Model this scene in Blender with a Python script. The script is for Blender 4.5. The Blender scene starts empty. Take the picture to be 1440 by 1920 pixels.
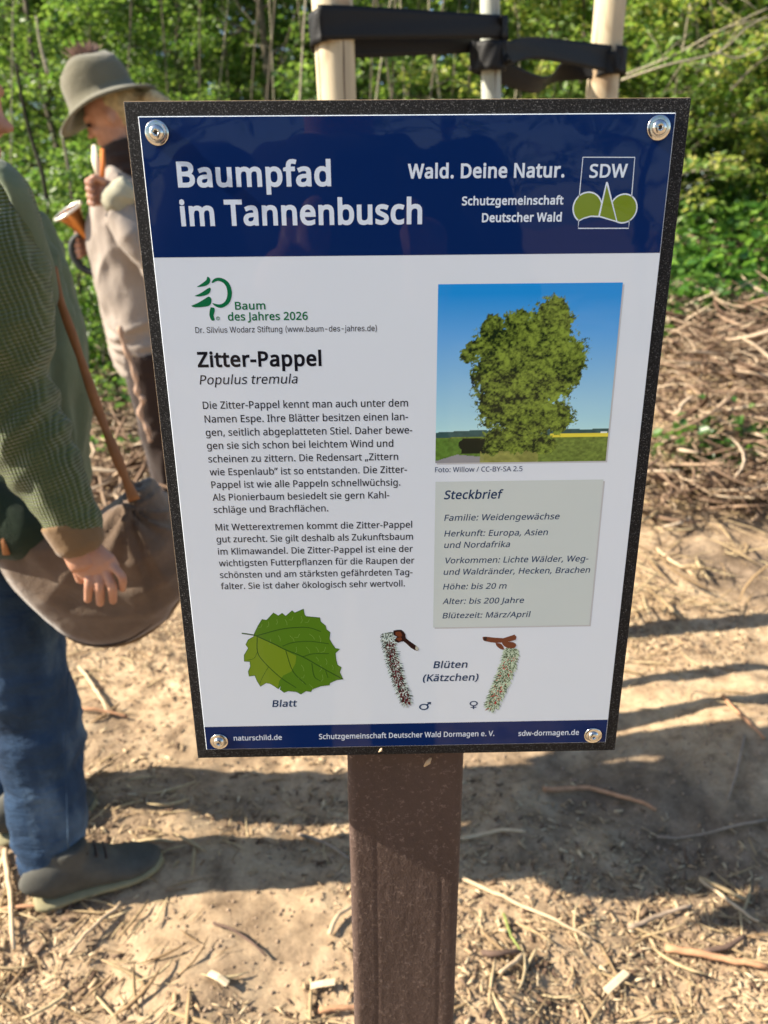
import bpy, bmesh, math, random
import numpy as np
from mathutils import Vector, Matrix
R = math.radians
S = bpy.context.scene
C = S.collection
random.seed(7)
rng = np.random.default_rng(11)

# ------------------------------------------------------------------ camera
CAM = Vector((0.0, -0.4737, 1.30))
rx = Vector((0.99979, -0.0186, -0.00831)).normalized()      # camera right in world axes
up = Vector((0.01432, 0.35135, 0.93613)).normalized()       # camera up
fw = up.cross(rx).normalized()                              # forward
up = rx.cross(fw).normalized()
M3 = Matrix((rx, up, -fw)).transposed()
cd = bpy.data.cameras.new('camera')
cd.sensor_fit = 'HORIZONTAL'; cd.sensor_width = 36.0; cd.lens = 36.05
cd.clip_start = 0.02; cd.clip_end = 400
cd.dof.use_dof = True; cd.dof.focus_distance = 0.50; cd.dof.aperture_fstop = 12.0
cam = bpy.data.objects.new('camera', cd); C.objects.link(cam)
cam.matrix_world = Matrix.Translation(CAM) @ M3.to_4x4()
S.camera = cam

# ------------------------------------------------------------------ light
SUN_EL, SUN_A = R(36), R(3.6)             # sun on the left, a touch in front of the board
w = bpy.data.worlds.new('World'); S.world = w; w.use_nodes = True
nt = w.node_tree; nt.nodes.clear()
sky = nt.nodes.new('ShaderNodeTexSky'); sky.sky_type = 'NISHITA'; sky.sun_disc = False
sky.sun_elevation = SUN_EL; sky.sun_rotation = R(270) - SUN_A
sky.air_density = 1.0; sky.dust_density = 0.8; sky.ozone_density = 2.5
bg = nt.nodes.new('ShaderNodeBackground'); bg.inputs[1].default_value = 0.088
wo = nt.nodes.new('ShaderNodeOutputWorld')
nt.links.new(sky.outputs[0], bg.inputs[0]); nt.links.new(bg.outputs[0], wo.inputs[0])
sl = bpy.data.lights.new('sun', 'SUN'); sl.energy = 5.0; sl.angle = R(0.6); sl.color = (1.0, 0.90, 0.74)
so = bpy.data.objects.new('sun', sl); C.objects.link(so)
sd = Vector((math.cos(SUN_EL)*math.cos(SUN_A), math.cos(SUN_EL)*math.sin(SUN_A), -math.sin(SUN_EL)))
so.rotation_euler = sd.to_track_quat('-Z', 'Y').to_euler(); so.location = (-6, 0, 6)
vs = S.view_settings
vs.view_transform = 'Standard'; vs.look = 'None'; vs.gamma = 1.0; vs.use_curve_mapping = False
vs.exposure = 1.38
S.cycles.max_bounces = 8; S.cycles.diffuse_bounces = 4; S.cycles.transparent_max_bounces = 8
S.cycles.caustics_reflective = False; S.cycles.caustics_refractive = False

# ------------------------------------------------------------------ helpers
def at(px, py, Y):
    """the point at depth Y seen at photograph position px, py (1440 x 1920)"""
    d = fw*1442 + rx*(px-720) - up*(py-960)
    t = (Y-CAM.y)/d.y
    return CAM + d*t

def _hash(ix, iy, iz, seed):
    h = (ix.astype(np.int64)*374761393 + iy.astype(np.int64)*668265263 + iz.astype(np.int64)*2147483647 + seed*974634777) & 0x7fffffff
    h = ((h ^ (h >> 13))*1274126177) & 0x7fffffff
    h = ((h ^ (h >> 16))*1911520717) & 0x7fffffff
    return ((h ^ (h >> 15)) & 0xffffff)/float(0xffffff)

def vnoise(P, seed=0):
    P = np.asarray(P, float)
    i = np.floor(P).astype(np.int64); f = P-i; f = f*f*(3-2*f)
    r = 0
    for dx in (0, 1):
        for dy in (0, 1):
            for dz in (0, 1):
                wgt = (f[..., 0] if dx else 1-f[..., 0])*(f[..., 1] if dy else 1-f[..., 1])*(f[..., 2] if dz else 1-f[..., 2])
                r = r + wgt*_hash(i[..., 0]+dx, i[..., 1]+dy, i[..., 2]+dz, seed)
    return r*2-1

def fbm(P, oct=4, seed=0, gain=0.5):
    P = np.asarray(P, float); r = 0; a = 1.0; s = 0
    for k in range(oct):
        r = r + a*vnoise(P*(2.03**k)+k*17.3, seed+k); s += a; a *= gain
    return r/s

def sstep(a, b, x):
    t = np.clip((x-a)/(b-a), 0, 1); return t*t*(3-2*t)

def lin(r, g, b, k=1.0):
    f = lambda c: ((c/255+0.055)/1.055)**2.4 if c > 10 else c/255/12.92
    return (f(r)*k, f(g)*k, f(b)*k)

def empty(name, loc, label=None, cat=None, group=None, rz=0):
    o = bpy.data.objects.new(name, None); C.objects.link(o); o.location = loc; o.rotation_euler = (0, 0, rz)
    o.empty_display_size = 0.1
    tag(o, label, cat, group); return o

def tag(o, label=None, cat=None, group=None, kind=None):
    if label: o['label'] = label
    if cat: o['category'] = cat
    if group: o['group'] = group
    if kind: o['kind'] = kind
    return o

def origin(o):
    v = Vector((0, 0, 0))
    while o is not None:
        v = v + o.location; o = o.parent
    return v

def link(name, me, mat=None, parent=None, smooth=False):
    """me in world coordinates; linked under parent"""
    if mat is not None:
        for m in (mat if isinstance(mat, (list, tuple)) else [mat]): me.materials.append(m)
    if smooth: me.shade_smooth()
    o = bpy.data.objects.new(name, me); C.objects.link(o)
    if parent is not None:
        o.parent = parent
        p = origin(parent)
        if p.length > 0: me.transform(Matrix.Translation(-p))
    return o

def rebase(o, p):
    """put a single-mesh thing's origin at p"""
    o.data.transform(Matrix.Translation(-Vector(p))); o.location = p; return o

def pymesh(name, V, F):
    me = bpy.data.meshes.new(name); me.from_pydata([tuple(v) for v in V], [], F); me.update(); return me

def npmesh(name, V, F):
    """V (n,3), F (m,k) arrays"""
    me = bpy.data.meshes.new(name); V = np.asarray(V, np.float32); F = np.asarray(F, np.int32)
    n, k = F.shape
    me.vertices.add(len(V)); me.vertices.foreach_set('co', V.ravel())
    me.loops.add(n*k); me.loops.foreach_set('vertex_index', F.ravel())
    me.polygons.add(n)
    me.polygons.foreach_set('loop_start', np.arange(0, n*k, k, dtype=np.int32))
    me.update(calc_edges=True); me.validate(); return me

def set_float(me, name, dom, arr):
    a = me.attributes.new(name, 'FLOAT', dom); a.data.foreach_set('value', np.asarray(arr, np.float32))

def set_color(me, arr):
    a = me.color_attributes.new('print', 'FLOAT_COLOR', 'POINT')
    c = np.ones((len(arr), 4), np.float32); c[:, :3] = arr; a.data.foreach_set('color', c.ravel())

def loft(P, rad, n=14, cap=True, upv=(0, 0, 1)):
    """tube through points P; rad = radius or (ra, rb) per point"""
    P = [Vector(p) for p in P]; V = []; F = []
    prev = None
    for i, p in enumerate(P):
        a = P[max(i-1, 0)]; b = P[min(i+1, len(P)-1)]; t = (b-a).normalized()
        if prev is None:
            u = Vector(upv)
            if abs(u.dot(t)) > 0.95: u = Vector((0, 1, 0)) if abs(t.y) < 0.9 else Vector((1, 0, 0))
            s = t.cross(u).normalized()
        else:
            s = (prev - t*prev.dot(t)).normalized()
        prev = s; q = s.cross(t).normalized()
        r = rad[i] if isinstance(rad, (list, tuple)) else rad
        ra, rb = r if isinstance(r, (tuple, list)) else (r, r)
        for k in range(n):
            an = 2*math.pi*k/n
            V.append(p + s*(math.cos(an)*ra) + q*(math.sin(an)*rb))
    for i in range(len(P)-1):
        for k in range(n):
            F.append((i*n+k, i*n+(k+1) % n, (i+1)*n+(k+1) % n, (i+1)*n+k))
    if cap:
        F.append(tuple(range(n-1, -1, -1))); F.append(tuple(range((len(P)-1)*n, len(P)*n)))
    return V, F

def smoothpath(P, n=6):
    """Catmull-Rom through P (tuples of any length)"""
    P = [np.array(p, float) for p in P]; Q = [P[0]*2-P[1]]+P+[P[-1]*2-P[-2]]; out = []
    for i in range(1, len(Q)-2):
        for k in range(n):
            t = k/n; a, b, c, d = Q[i-1], Q[i], Q[i+1], Q[i+2]
            out.append(0.5*((2*b)+(c-a)*t+(2*a-5*b+4*c-d)*t*t+(3*b-a-3*c+d)*t**3))
    out.append(P[-1]); return out

def ball(c, r, seg=16, ring=10, rot=None):
    """ellipsoid, r = (rx, ry, rz)"""
    if not isinstance(r, (tuple, list)): r = (r, r, r)
    V = []; F = []
    Mx = rot if rot is not None else Matrix.Identity(3)
    for i in range(ring+1):
        th = math.pi*i/ring
        for k in range(seg):
            ph = 2*math.pi*k/seg
            V.append(Vector(c)+Mx @ Vector((r[0]*math.sin(th)*math.cos(ph), r[1]*math.sin(th)*math.sin(ph), r[2]*math.cos(th))))
    for i in range(ring):
        for k in range(seg):
            F.append((i*seg+k, (i+1)*seg+k, (i+1)*seg+(k+1) % seg, i*seg+(k+1) % seg))
    return V, F

def merge(*parts):
    V = []; F = []
    for v, f in parts:
        o = len(V); V += list(v); F += [tuple(i+o for i in q) for q in f]
    return V, F

def fuse(name, parts, voxel=0.008, smooth=4, disp=None):
    """fuse closed shapes into one continuous surface"""
    V, F = merge(*parts)
    me = pymesh(name, V, F)
    o = bpy.data.objects.new('fuse_tmp', me); C.objects.link(o)
    m = o.modifiers.new('r', 'REMESH'); m.mode = 'VOXEL'; m.voxel_size = voxel
    if smooth:
        s = o.modifiers.new('s', 'SMOOTH'); s.factor = 0.6; s.iterations = smooth
    dg = bpy.context.evaluated_depsgraph_get(); dg.update()
    out = bpy.data.meshes.new_from_object(o.evaluated_get(dg))
    bpy.data.objects.remove(o); bpy.data.meshes.remove(me)
    out.name = name
    if disp is not None:
        n = len(out.vertices); co = np.empty(n*3, np.float32); no = np.empty(n*3, np.float32)
        out.vertices.foreach_get('co', co); out.vertices.foreach_get('normal', no)
        co = co.reshape(-1, 3); no = no.reshape(-1, 3)
        co = co + no*disp(co)[:, None]; out.vertices.foreach_set('co', co.ravel().astype(np.float32)); out.update()
    out.shade_smooth()
    return out

def box(x0, x1, y0, y1, z0, z1):
    V = [(x, y, z) for x in (x0, x1) for y in (y0, y1) for z in (z0, z1)]
    F = [(0, 1, 3, 2), (4, 6, 7, 5), (0, 4, 5, 1), (2, 3, 7, 6), (0, 2, 6, 4), (1, 5, 7, 3)]
    return V, F

def bevelled(V, F, w, seg=2):
    me = pymesh('b', V, F); bm = bmesh.new(); bm.from_mesh(me)
    bmesh.ops.recalc_face_normals(bm, faces=bm.faces)
    bmesh.ops.bevel(bm, geom=list(bm.edges), offset=w, segments=seg, profile=0.5, affect='EDGES')
    bm.to_mesh(me); bm.free(); return me

# ------------------------------------------------------------------ materials
class Mat:
    def __init__(s, name, rough=0.8, spec=0.3):
        s.m = bpy.data.materials.new(name); s.m.use_nodes = True; s.t = s.m.node_tree
        s.b = s.t.nodes['Principled BSDF']; s.b.inputs['Roughness'].default_value = rough
        s.b.inputs['Specular IOR Level'].default_value = spec
        s.co = s.t.nodes.new('ShaderNodeTexCoord').outputs['Object']
    def n(s, kind, **kw):
        x = s.t.nodes.new(kind)
        for k, v in kw.items():
            if k.startswith('i_'):
                k2 = k[2:].replace('_', ' '); x.inputs[k2].default_value = v
            else: setattr(x, k, v)
        return x
    def l(s, a, b): s.t.links.new(a, b)
    def map(s, scale=(1, 1, 1), rot=(0, 0, 0)):
        x = s.n('ShaderNodeMapping'); x.inputs['Scale'].default_value = scale; x.inputs['Rotation'].default_value = rot
        s.l(s.co, x.inputs['Vector']); return x.outputs[0]
    def noise(s, scale, detail=4, rough=0.55, vec=None, dist=0.0):
        x = s.n('ShaderNodeTexNoise'); x.inputs['Scale'].default_value = scale; x.inputs['Detail'].default_value = detail
        x.inputs['Roughness'].default_value = rough; x.inputs['Distortion'].default_value = dist
        s.l(vec if vec is not None else s.co, x.inputs['Vector']); return x.outputs['Fac']
    def ramp(s, fac, stops):
        x = s.n('ShaderNodeValToRGB'); e = x.color_ramp.elements
        while len(e) > 1: e.remove(e[-1])
        e[0].position = stops[0][0]; e[0].color = (*stops[0][1], 1)
        for p, c in stops[1:]:
            q = e.new(p); q.color = (*c, 1)
        s.l(fac, x.inputs['Fac']); return x.outputs['Color']
    def color(s, out): s.l(out, s.b.inputs['Base Color']); return s
    def flat(s, c): s.b.inputs['Base Color'].default_value = (*c, 1); return s
    def mix(s, fac, a, b, mode='MIX'):
        x = s.n('ShaderNodeMix', data_type='RGBA', blend_type=mode)
        if hasattr(fac, 'links'): s.l(fac, x.inputs['Factor'])
        else: x.inputs['Factor'].default_value = fac
        for q, k in ((a, 'A'), (b, 'B')):
            i = [z for z in x.inputs if z.name == k and z.type == 'RGBA'][0]
            if hasattr(q, 'links'): s.l(q, i)
            else: i.default_value = (*q, 1)
        return [z for z in x.outputs if z.type == 'RGBA'][0]
    def bump(s, h, strength=0.5, dist=0.002):
        x = s.n('ShaderNodeBump'); x.inputs['Strength'].default_value = strength; x.inputs['Distance'].default_value = dist
        s.l(h, x.inputs['Height'])
        prev = s.b.inputs['Normal'].links
        if prev: s.l(prev[0].from_socket, x.inputs['Normal'])
        s.l(x.outputs[0], s.b.inputs['Normal']); return s
    def attr(s, name): return s.n('ShaderNodeAttribute', attribute_name=name)

def simple(name, c, rough=0.8, spec=0.3, var=0.25, scale=20, bump=0.0, bscale=60, bdist=0.002, metal=0.0):
    m = Mat(name, rough, spec)
    k = lambda f: tuple(min(1, x*f) for x in c)
    m.color(m.ramp(m.noise(scale), [(0.25, k(1-var)), (0.75, k(1+var))]))
    m.b.inputs['Metallic'].default_value = metal
    if bump: m.bump(m.noise(bscale, 5), bump, bdist)
    return m.m

def printmat(name, c, attr=False):
    """ink under a clear laminate that is not quite flat"""
    m = Mat(name, 0.6, 0.05)
    if attr: m.color(m.attr('print').outputs['Color'])
    else: m.flat(c)
    m.b.inputs['Coat Weight'].default_value = 0.42; m.b.inputs['Coat Roughness'].default_value = 0.02
    x = m.n('ShaderNodeBump'); x.inputs['Strength'].default_value = 0.35; x.inputs['Distance'].default_value = 0.0012
    m.l(m.noise(22, 2, 0.4), x.inputs['Height']); m.l(x.outputs[0], m.b.inputs['Coat Normal'])
    return m.m
# ------------------------------------------------------------------ ground
def ground_z(x, y):
    x = np.asarray(x, float); y = np.asarray(y, float)
    z = 0.20*sstep(1.9, 3.3, y) + 0.42*sstep(3.6, 6.2, y) + 0.5*sstep(6, 12, y)
    z = z + 0.52*sstep(0.55, 1.9, x)*sstep(1.9, 3.9, y)*(1-0.25*sstep(4.5, 8, y))
    z = z + 0.085*np.exp(-((x-0.98)/0.22)**2-((y-1.12)/0.17)**2) - 0.02*np.exp(-((x-0.6)/0.3)**2-((y-1.6)/0.3)**2)
    P = np.stack([x, y, np.zeros_like(x)], -1)
    near = 1-sstep(4, 9, np.abs(x)+np.abs(y-2))
    z = z + 0.035*vnoise(P*1.7+3, 5) + 0.018*near*vnoise(P*6, 6)
    z = z + near*(0.009*fbm(P*16, 3, 9) + 0.0028*fbm(P*60, 2, 12))
    return z
def gz(x, y): return float(ground_z(np.array([x]), np.array([y]))[0])

def spaced(lo, hi, c0, c1, fine, grow=1.12):
    a = list(np.arange(c0, c1, fine)); s = fine; v = a[-1]
    while v < hi: s *= grow; v += s; a.append(v)
    s = fine; v = a[0]
    while v > lo: s *= grow; v -= s; a.insert(0, v)
    return np.array(a)
gx = spaced(-150, 150, -1.6, 2.1, 0.0085, 1.13); gy = spaced(-150, 160, 0.25, 2.6, 0.0085, 1.06)
X, Y = np.meshgrid(gx, gy)
Z = ground_z(X, Y)
V = np.stack([X, Y, Z], -1).reshape(-1, 3)
nx, ny = len(gx), len(gy)
I = (np.arange(ny-1)[:, None]*nx+np.arange(nx-1)[None, :]).ravel()
me = npmesh('ground', V, np.stack([I, I+1, I+nx+1, I+nx], 1)); me.shade_smooth()
m = Mat('dusty_forest_soil', 0.95, 0.15)
big = m.noise(1.6, 5, 0.6, dist=0.4); mid = m.noise(14, 6, 0.65); fine = m.noise(120, 5, 0.7)
c1 = m.ramp(mid, [(0.28, (0.20, 0.135, 0.083)), (0.48, (0.44, 0.315, 0.195)), (0.72, (0.58, 0.44, 0.285))])
c2 = m.ramp(mid, [(0.3, (0.11, 0.078, 0.052)), (0.7, (0.32, 0.235, 0.16))])
c3 = m.mix(m.ramp(big, [(0.36, (0, 0, 0)), (0.52, (1, 1, 1))]), c2, c1)
c4 = m.mix(0.45, c3, m.ramp(fine, [(0.3, (0.35, 0.35, 0.35)), (0.62, (1.0, 1.0, 1.0))]), 'MULTIPLY')
m.color(c4)
m.bump(mid, 0.4, 0.012); m.bump(fine, 0.55, 0.003)
tag(link('ground', me, m.m), kind='structure')

# ---- litter made of many small pieces
def pieces(n, lo, hi, px, py, wratio, tall, curve=0.0, seg=1, zoff=0.002, tilt=0.25):
    """n slivers lying on the ground; returns V, F (quads), rnd"""
    L = np.exp(rng.uniform(math.log(lo), math.log(hi), n)); a = rng.uniform(0, math.tau, n)
    ti = rng.normal(0, tilt, n); cu = rng.normal(0, 1, n)*curve
    W = L*rng.uniform(wratio[0], wratio[1], n); H = np.minimum(W, W*rng.uniform(*tall, n))
    roll = rng.uniform(-0.6, 0.6, n)
    z0 = ground_z(px, py)+zoff+np.abs(np.sin(ti))*L*0.42
    Vs = []; K = seg+1
    for k in range(K):
        s = k/seg-0.5
        ang = a+cu*s*2
        cx = px+np.cos(a)*s*L - np.sin(a)*cu*(s*s-0.25)*L
        cy = py+np.sin(a)*s*L + np.cos(a)*cu*(s*s-0.25)*L
        cz = z0+np.sin(ti)*s*L
        taper = rng.uniform(0.25, 1.1, n) if seg == 1 else (1-0.75*abs(2*s)**3)
        wx, wy = -np.sin(ang)*W*0.5*taper, np.cos(ang)*W*0.5*taper
        hz = H*0.5*taper
        for (p, q) in ((-1, -1), (1, -1), (1, 1), (-1, 1)):
            cr, sr = np.cos(roll), np.sin(roll)
            ww = p*cr-q*sr*0.4; hh = q*cr+p*sr*0.8
            Vs.append(np.stack([cx+wx*ww, cy+wy*ww, cz+hz*hh+W*0.25*sr*p], -1))
    V = np.stack(Vs, 1)           # n, 4K, 3
    f = []
    for k in range(seg):
        for j in range(4):
            f.append((4*k+j, 4*k+(j+1) % 4, 4*k+4+(j+1) % 4, 4*k+4+j))
    f.append((3, 2, 1, 0)); f.append((4*seg, 4*seg+1, 4*seg+2, 4*seg+3))
    F = (np.array(f)[None]+(np.arange(n)*4*K)[:, None, None]).reshape(-1, 4)
    return V.reshape(-1, 3), F, np.repeat(rng.uniform(0, 1, n), len(f))

def litter(name, V, F, rnd, mat):
    me = npmesh(name, V, F); set_float(me, 'rnd', 'FACE', rnd[:len(me.polygons)]); return link(name, me, mat)

def woodmat(name, stops, scale=90):
    m = Mat(name, 0.85, 0.2)
    c = m.ramp(m.attr('rnd').outputs['Fac'], stops)
    m.color(m.mix(0.5, c, m.ramp(m.noise(scale, 4), [(0.3, (0.45, 0.42, 0.4)), (0.65, (1, 1, 1))]), 'MULTIPLY'))
    m.bump(m.noise(scale*3, 3), 0.4, 0.001); return m.m
chipm = woodmat('wood_chip', [(0, (0.10, 0.06, 0.04)), (0.22, (0.20, 0.135, 0.09)), (0.45, (0.42, 0.29, 0.17)), (0.8, (0.54, 0.41, 0.25)), (0.97, (0.68, 0.56, 0.37))])
strawm = woodmat('dry_straw', [(0, (0.26, 0.17, 0.09)), (0.5, (0.46, 0.34, 0.19)), (1, (0.58, 0.46, 0.27))])
stickm = woodmat('dry_branch', [(0, (0.10, 0.06, 0.04)), (0.35, (0.27, 0.18, 0.12)), (0.7, (0.46, 0.34, 0.23)), (1, (0.64, 0.52, 0.38))], 60)

def spots(n, x0, x1, y0, y1, thr=-1.0, s=2.2, seed=30, dens=None):
    px = rng.uniform(x0, x1, n*3); py = y0+(y1-y0)*rng.uniform(0, 1, n*3)**1.15
    d = vnoise(np.stack([px*s, py*s, px*0], -1), seed)
    if dens is not None: d = d+dens(px, py)
    k = d+rng.uniform(-0.5, 0.5, n*3) > thr
    return px[k][:n], py[k][:n]
dn = lambda x, y: 0.75*(1-sstep(0.40, 0.85, y)) + 0.5*sstep(0.2, 0.8, x)*(1-sstep(0.8, 1.0, y)) + 0.35*(1-sstep(-0.65, -0.4, x)) - 0.25 - 1.1*np.exp(-((x+0.22)/0.22)**2-((y-0.62)/0.16)**2)
px, py = spots(70000, -1.5, 2.0, 0.2, 2.3, 0.08, dens=dn)
V, F, r = pieces(len(px), 0.0025, 0.023, px, py, (0.10, 0.42), (0.15, 0.42), zoff=0.0034, tilt=0.22)
tag(litter('wood_chips', V, F, r, chipm), 'pale and brown wood chips scattered over the dusty soil', 'wood chips', kind='stuff')
px, py = spots(5200, -1.5, 2.2, 0.2, 3.0, 0.1, seed=40, dens=dn)
V, F, r = pieces(len(px), 0.008, 0.12, px, py, (0.02, 0.07), (0.4, 0.8), 0.25, 4, zoff=0.005, tilt=0.12)
tag(litter('straw_litter', V, F, r, strawm), 'dry straw and bark slivers lying loose on the soil', 'straw', kind='stuff')
# crumbs of soil
px, py = rng.uniform(-1.5, 2.0, 15000), 0.2+2.4*rng.uniform(0, 1, 15000)**1.2
a = np.array([(1, 0, 0), (-1, 0, 0), (0, 1, 0), (0, -1, 0), (0, 0, 1), (0, 0, -1)], float); s = np.exp(rng.uniform(math.log(0.0012), math.log(0.0055), len(px)))
V = a[None]*s[:, None, None]*rng.uniform(0.6, 1.2, (len(px), 6, 3))+rng.normal(0, 0.2, (len(px), 6, 3))*s[:, None, None]+np.stack([px, py, ground_z(px, py)+s*0.3], -1)[:, None]
F = (np.array([(0, 2, 4), (2, 1, 4), (1, 3, 4), (3, 0, 4), (2, 0, 5), (1, 2, 5), (3, 1, 5), (0, 3, 5)])[None]+(np.arange(len(px))*6)[:, None, None]).reshape(-1, 3)
me = npmesh('soil_crumbs', V.reshape(-1, 3), F); tag(link('soil_crumbs', me, simple('dry_soil_crumb', (0.34, 0.25, 0.175), 0.95, 0.1, 0.35, 30)), 'small crumbs of dry brown soil on the ground', 'soil crumbs', kind='stuff')
# brushwood heap on the bank, and the darker brush at the back left
def heap(n, x0, x1, y0, y1, lo, hi, thr, hmax, dens=None):
    px, py = spots(n, x0, x1, y0, y1, thr, 1.2, 50, dens)
    V, F, r = pieces(len(px), lo, hi, px, py, (0.012, 0.055), (0.7, 1.0), 0.9, 5, zoff=0.01, tilt=0.35)
    n = len(px); V = V.reshape(n, -1, 3); V[:, :, 2] += (rng.uniform(0, 1, n)**1.6*hmax)[:, None]
    return V.reshape(-1, 3), F, r
V, F, r = heap(17000, 0.5, 4.6, 2.45, 5.6, 0.03, 0.34, 0.0, 0.16, lambda x, y: 0.35-0.9*sstep(3.4, 4.8, y)+0.2*sstep(0.6, 1.4, x))
tag(litter('brushwood_heap', V, F, r, stickm), 'heap of dry crooked brushwood on the bank right of the sign', 'brushwood', kind='stuff')
V, F, r = heap(10000, -5.0, 0.6, 2.6, 5.4, 0.05, 0.4, 0.0, 0.12)
tag(litter('twig_litter', V, F, r, stickm), 'brown twigs littering the ground behind the two people', 'twigs', kind='stuff')

px, py = spots(5200, 0.5, 3.6, 1.9, 3.6, 0.1, 1.4, 57)
V, F, r = pieces(len(px), 0.03, 0.22, px, py, (0.02, 0.05), (0.4, 0.9), 0.35, 4, zoff=0.02, tilt=0.25)
tag(litter('bank_straw', V, F, r, strawm), 'pale dry straw spread over the lower bank right of the board', 'straw', kind='stuff')
# ---- single sticks that stand out (photo position of both ends, thickness, label)
def ground_hit(px, py):
    d = (fw*1442 + rx*(px-720) - up*(py-960)).normalized(); t = 0.8
    while t < 12:
        p = CAM+d*t
        if p.z < gz(p.x, p.y)+0.004: return p
        t += 0.01
    return p
def stick(name, pts, th, col, label, cat='stick', lift=0.006, knob=0.0):
    G = [ground_hit(*p) for p in pts]
    G = smoothpath([(p.x, p.y, p.z) for p in G], 5)
    n = len(G); out = []; rad = []
    for i, p in enumerate(G):
        z = gz(p[0], p[1])+th*0.5+lift+0.004*math.sin(3.1*i/n)
        out.append((p[0]+random.uniform(-1, 1)*th*0.12, p[1]+random.uniform(-1, 1)*th*0.12, z))
        rad.append(th*0.5*(1-0.35*i/n)*(1+knob*random.uniform(-1, 1)))
    chip = name == 'wood_chip'
    V, F = loft(out[::4] if chip else out, [(th*0.55, th*0.22)]*len(out[::4]) if chip else rad, 5 if chip else 8)
    o = link(name, pymesh(name, V, F), col, smooth=not chip)
    rebase(o, out[n//2]); return tag(o, label, cat)
c_pale = simple('pale_peeled_wood', (0.56, 0.42, 0.27), 0.8, 0.2, 0.2, 60, 0.5, 200, 0.001)
c_orange = simple('orange_brown_wood', (0.46, 0.25, 0.14), 0.8, 0.2, 0.25, 50, 0.5, 200, 0.001)
c_dark = simple('dark_bark_stick', (0.13, 0.085, 0.065), 0.9, 0.2, 0.3, 50, 0.6, 180, 0.001)
c_grey = simple('grey_brown_stick', (0.30, 0.23, 0.17), 0.9, 0.2, 0.3, 50, 0.6, 180, 0.001)
c_green = simple('green_stalk', (0.22, 0.26, 0.07), 0.7, 0.3, 0.3, 50)
stick('stick', [(868, 1655), (960, 1700), (1040, 1735), (1110, 1768)], 0.008, c_pale, 'long straight pale stick running from the post towards the lower right')
stick('stick', [(1245, 1785), (1330, 1808), (1440, 1822)], 0.015, c_orange, 'thick orange-brown stick at the lower right edge')
stick('stick', [(1312, 1652), (1370, 1700), (1420, 1738)], 0.008, c_pale, 'pale stick sloping down above the thick orange-brown stick')
stick('stick', [(902, 1796), (935, 1801), (975, 1797)], 0.013, c_dark, 'short dark stick just right of the post')
stick('stalk', [(944, 1722), (958, 1765), (978, 1795)], 0.006, c_green, 'green and tan stalk leaning on the short dark stick', 'stalk')
stick('stick', [(980, 1795), (965, 1815), (935, 1830)], 0.009, c_pale, 'bent yellowish sliver below the green stalk')
stick('wood_chip', [(1172, 1835), (1150, 1855), (1125, 1880)], 0.014, simple('white_split_wood', (0.62, 0.50, 0.34), 0.8, 0.2, 0.1, 60), 'short split chip of pale wood with a white face', 'wood chip')
stick('stick', [(1178, 1746), (1235, 1728), (1295, 1706)], 0.010, c_grey, 'grey-brown stick in the soil between pale stick and long pale stick')
stick('stick', [(1320, 1795), (1365, 1785), (1395, 1765)], 0.012, c_dark, 'dark curved stick above the thick orange-brown stick')
stick('stick', [(1020, 1485), (1100, 1488), (1180, 1505), (1230, 1525)], 0.012, c_orange, 'brown curved branch lying in the shadow right of the post')
stick('stick', [(865, 1580), (930, 1568), (985, 1566)], 0.010, c_pale, 'tan stick in shadow touching the right side of the post')
stick('stick', [(1435, 1545), (1330, 1568), (1230, 1575)], 0.007, c_grey, 'long thin twig in the shadow at the right edge')
stick('stick', [(1395, 1385), (1380, 1450), (1362, 1510)], 0.007, c_grey, 'grey twig standing out at the right edge beside the shadow')
stick('stick', [(1355, 1310), (1390, 1350), (1430, 1395)], 0.012, c_orange, 'reddish stick on the sunny mound at the right edge')
stick('stick', [(1230, 1035), (1262, 1060), (1305, 1088)], 0.014, c_pale, 'short yellow stick on the soil right of the board')
stick('stick', [(0, 1712), (70, 1706), (135, 1694)], 0.008, c_orange, 'orange twig lying against the heel of the grey shoe')
stick('stick', [(10, 1600), (20, 1680), (28, 1790)], 0.012, c_pale, 'pale stick at the left edge behind the heel')
stick('stick', [(228, 1700), (170, 1755), (130, 1800)], 0.008, c_pale, 'thin tan stick sloping down from the grey shoe')
stick('stick', [(150, 1255), (180, 1300), (205, 1345)], 0.011, c_pale, 'light brown twig beside the blue jeans')
stick('stick', [(150, 1335), (200, 1342), (240, 1350)], 0.010, c_orange, 'short pinkish stick across the light brown twig')
stick('wood_chip', [(395, 1830), (415, 1848), (438, 1862)], 0.012, bpy.data.materials['white_split_wood'], 'small white wood chip alone on the soil left of the post', 'wood chip')
stick('wood_chip', [(583, 1856), (612, 1854), (640, 1857)], 0.012, bpy.data.materials['white_split_wood'], 'flat white wood chip touching the left foot of the post', 'wood chip')
stick('stick', [(600, 1903), (635, 1902), (668, 1900)], 0.011, c_orange, 'tan stick at the bottom edge left of the post')
stick('stick', [(618, 1760), (635, 1725), (662, 1708)], 0.010, c_pale, 'curled yellow bark strip left of the post')
stick('stick', [(400, 1735), (450, 1762), (500, 1800)], 0.006, c_dark, 'dark twig on the sunlit soil left of the post')
stick('stick', [(230, 1585), (262, 1610), (285, 1600)], 0.008, c_orange, 'reddish splinter in front of the toe of the grey shoe')
stick('stick', [(560, 1570), (610, 1590), (655, 1618)], 0.008, c_grey, 'brown twig in the shadow touching the left side of the post')
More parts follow.
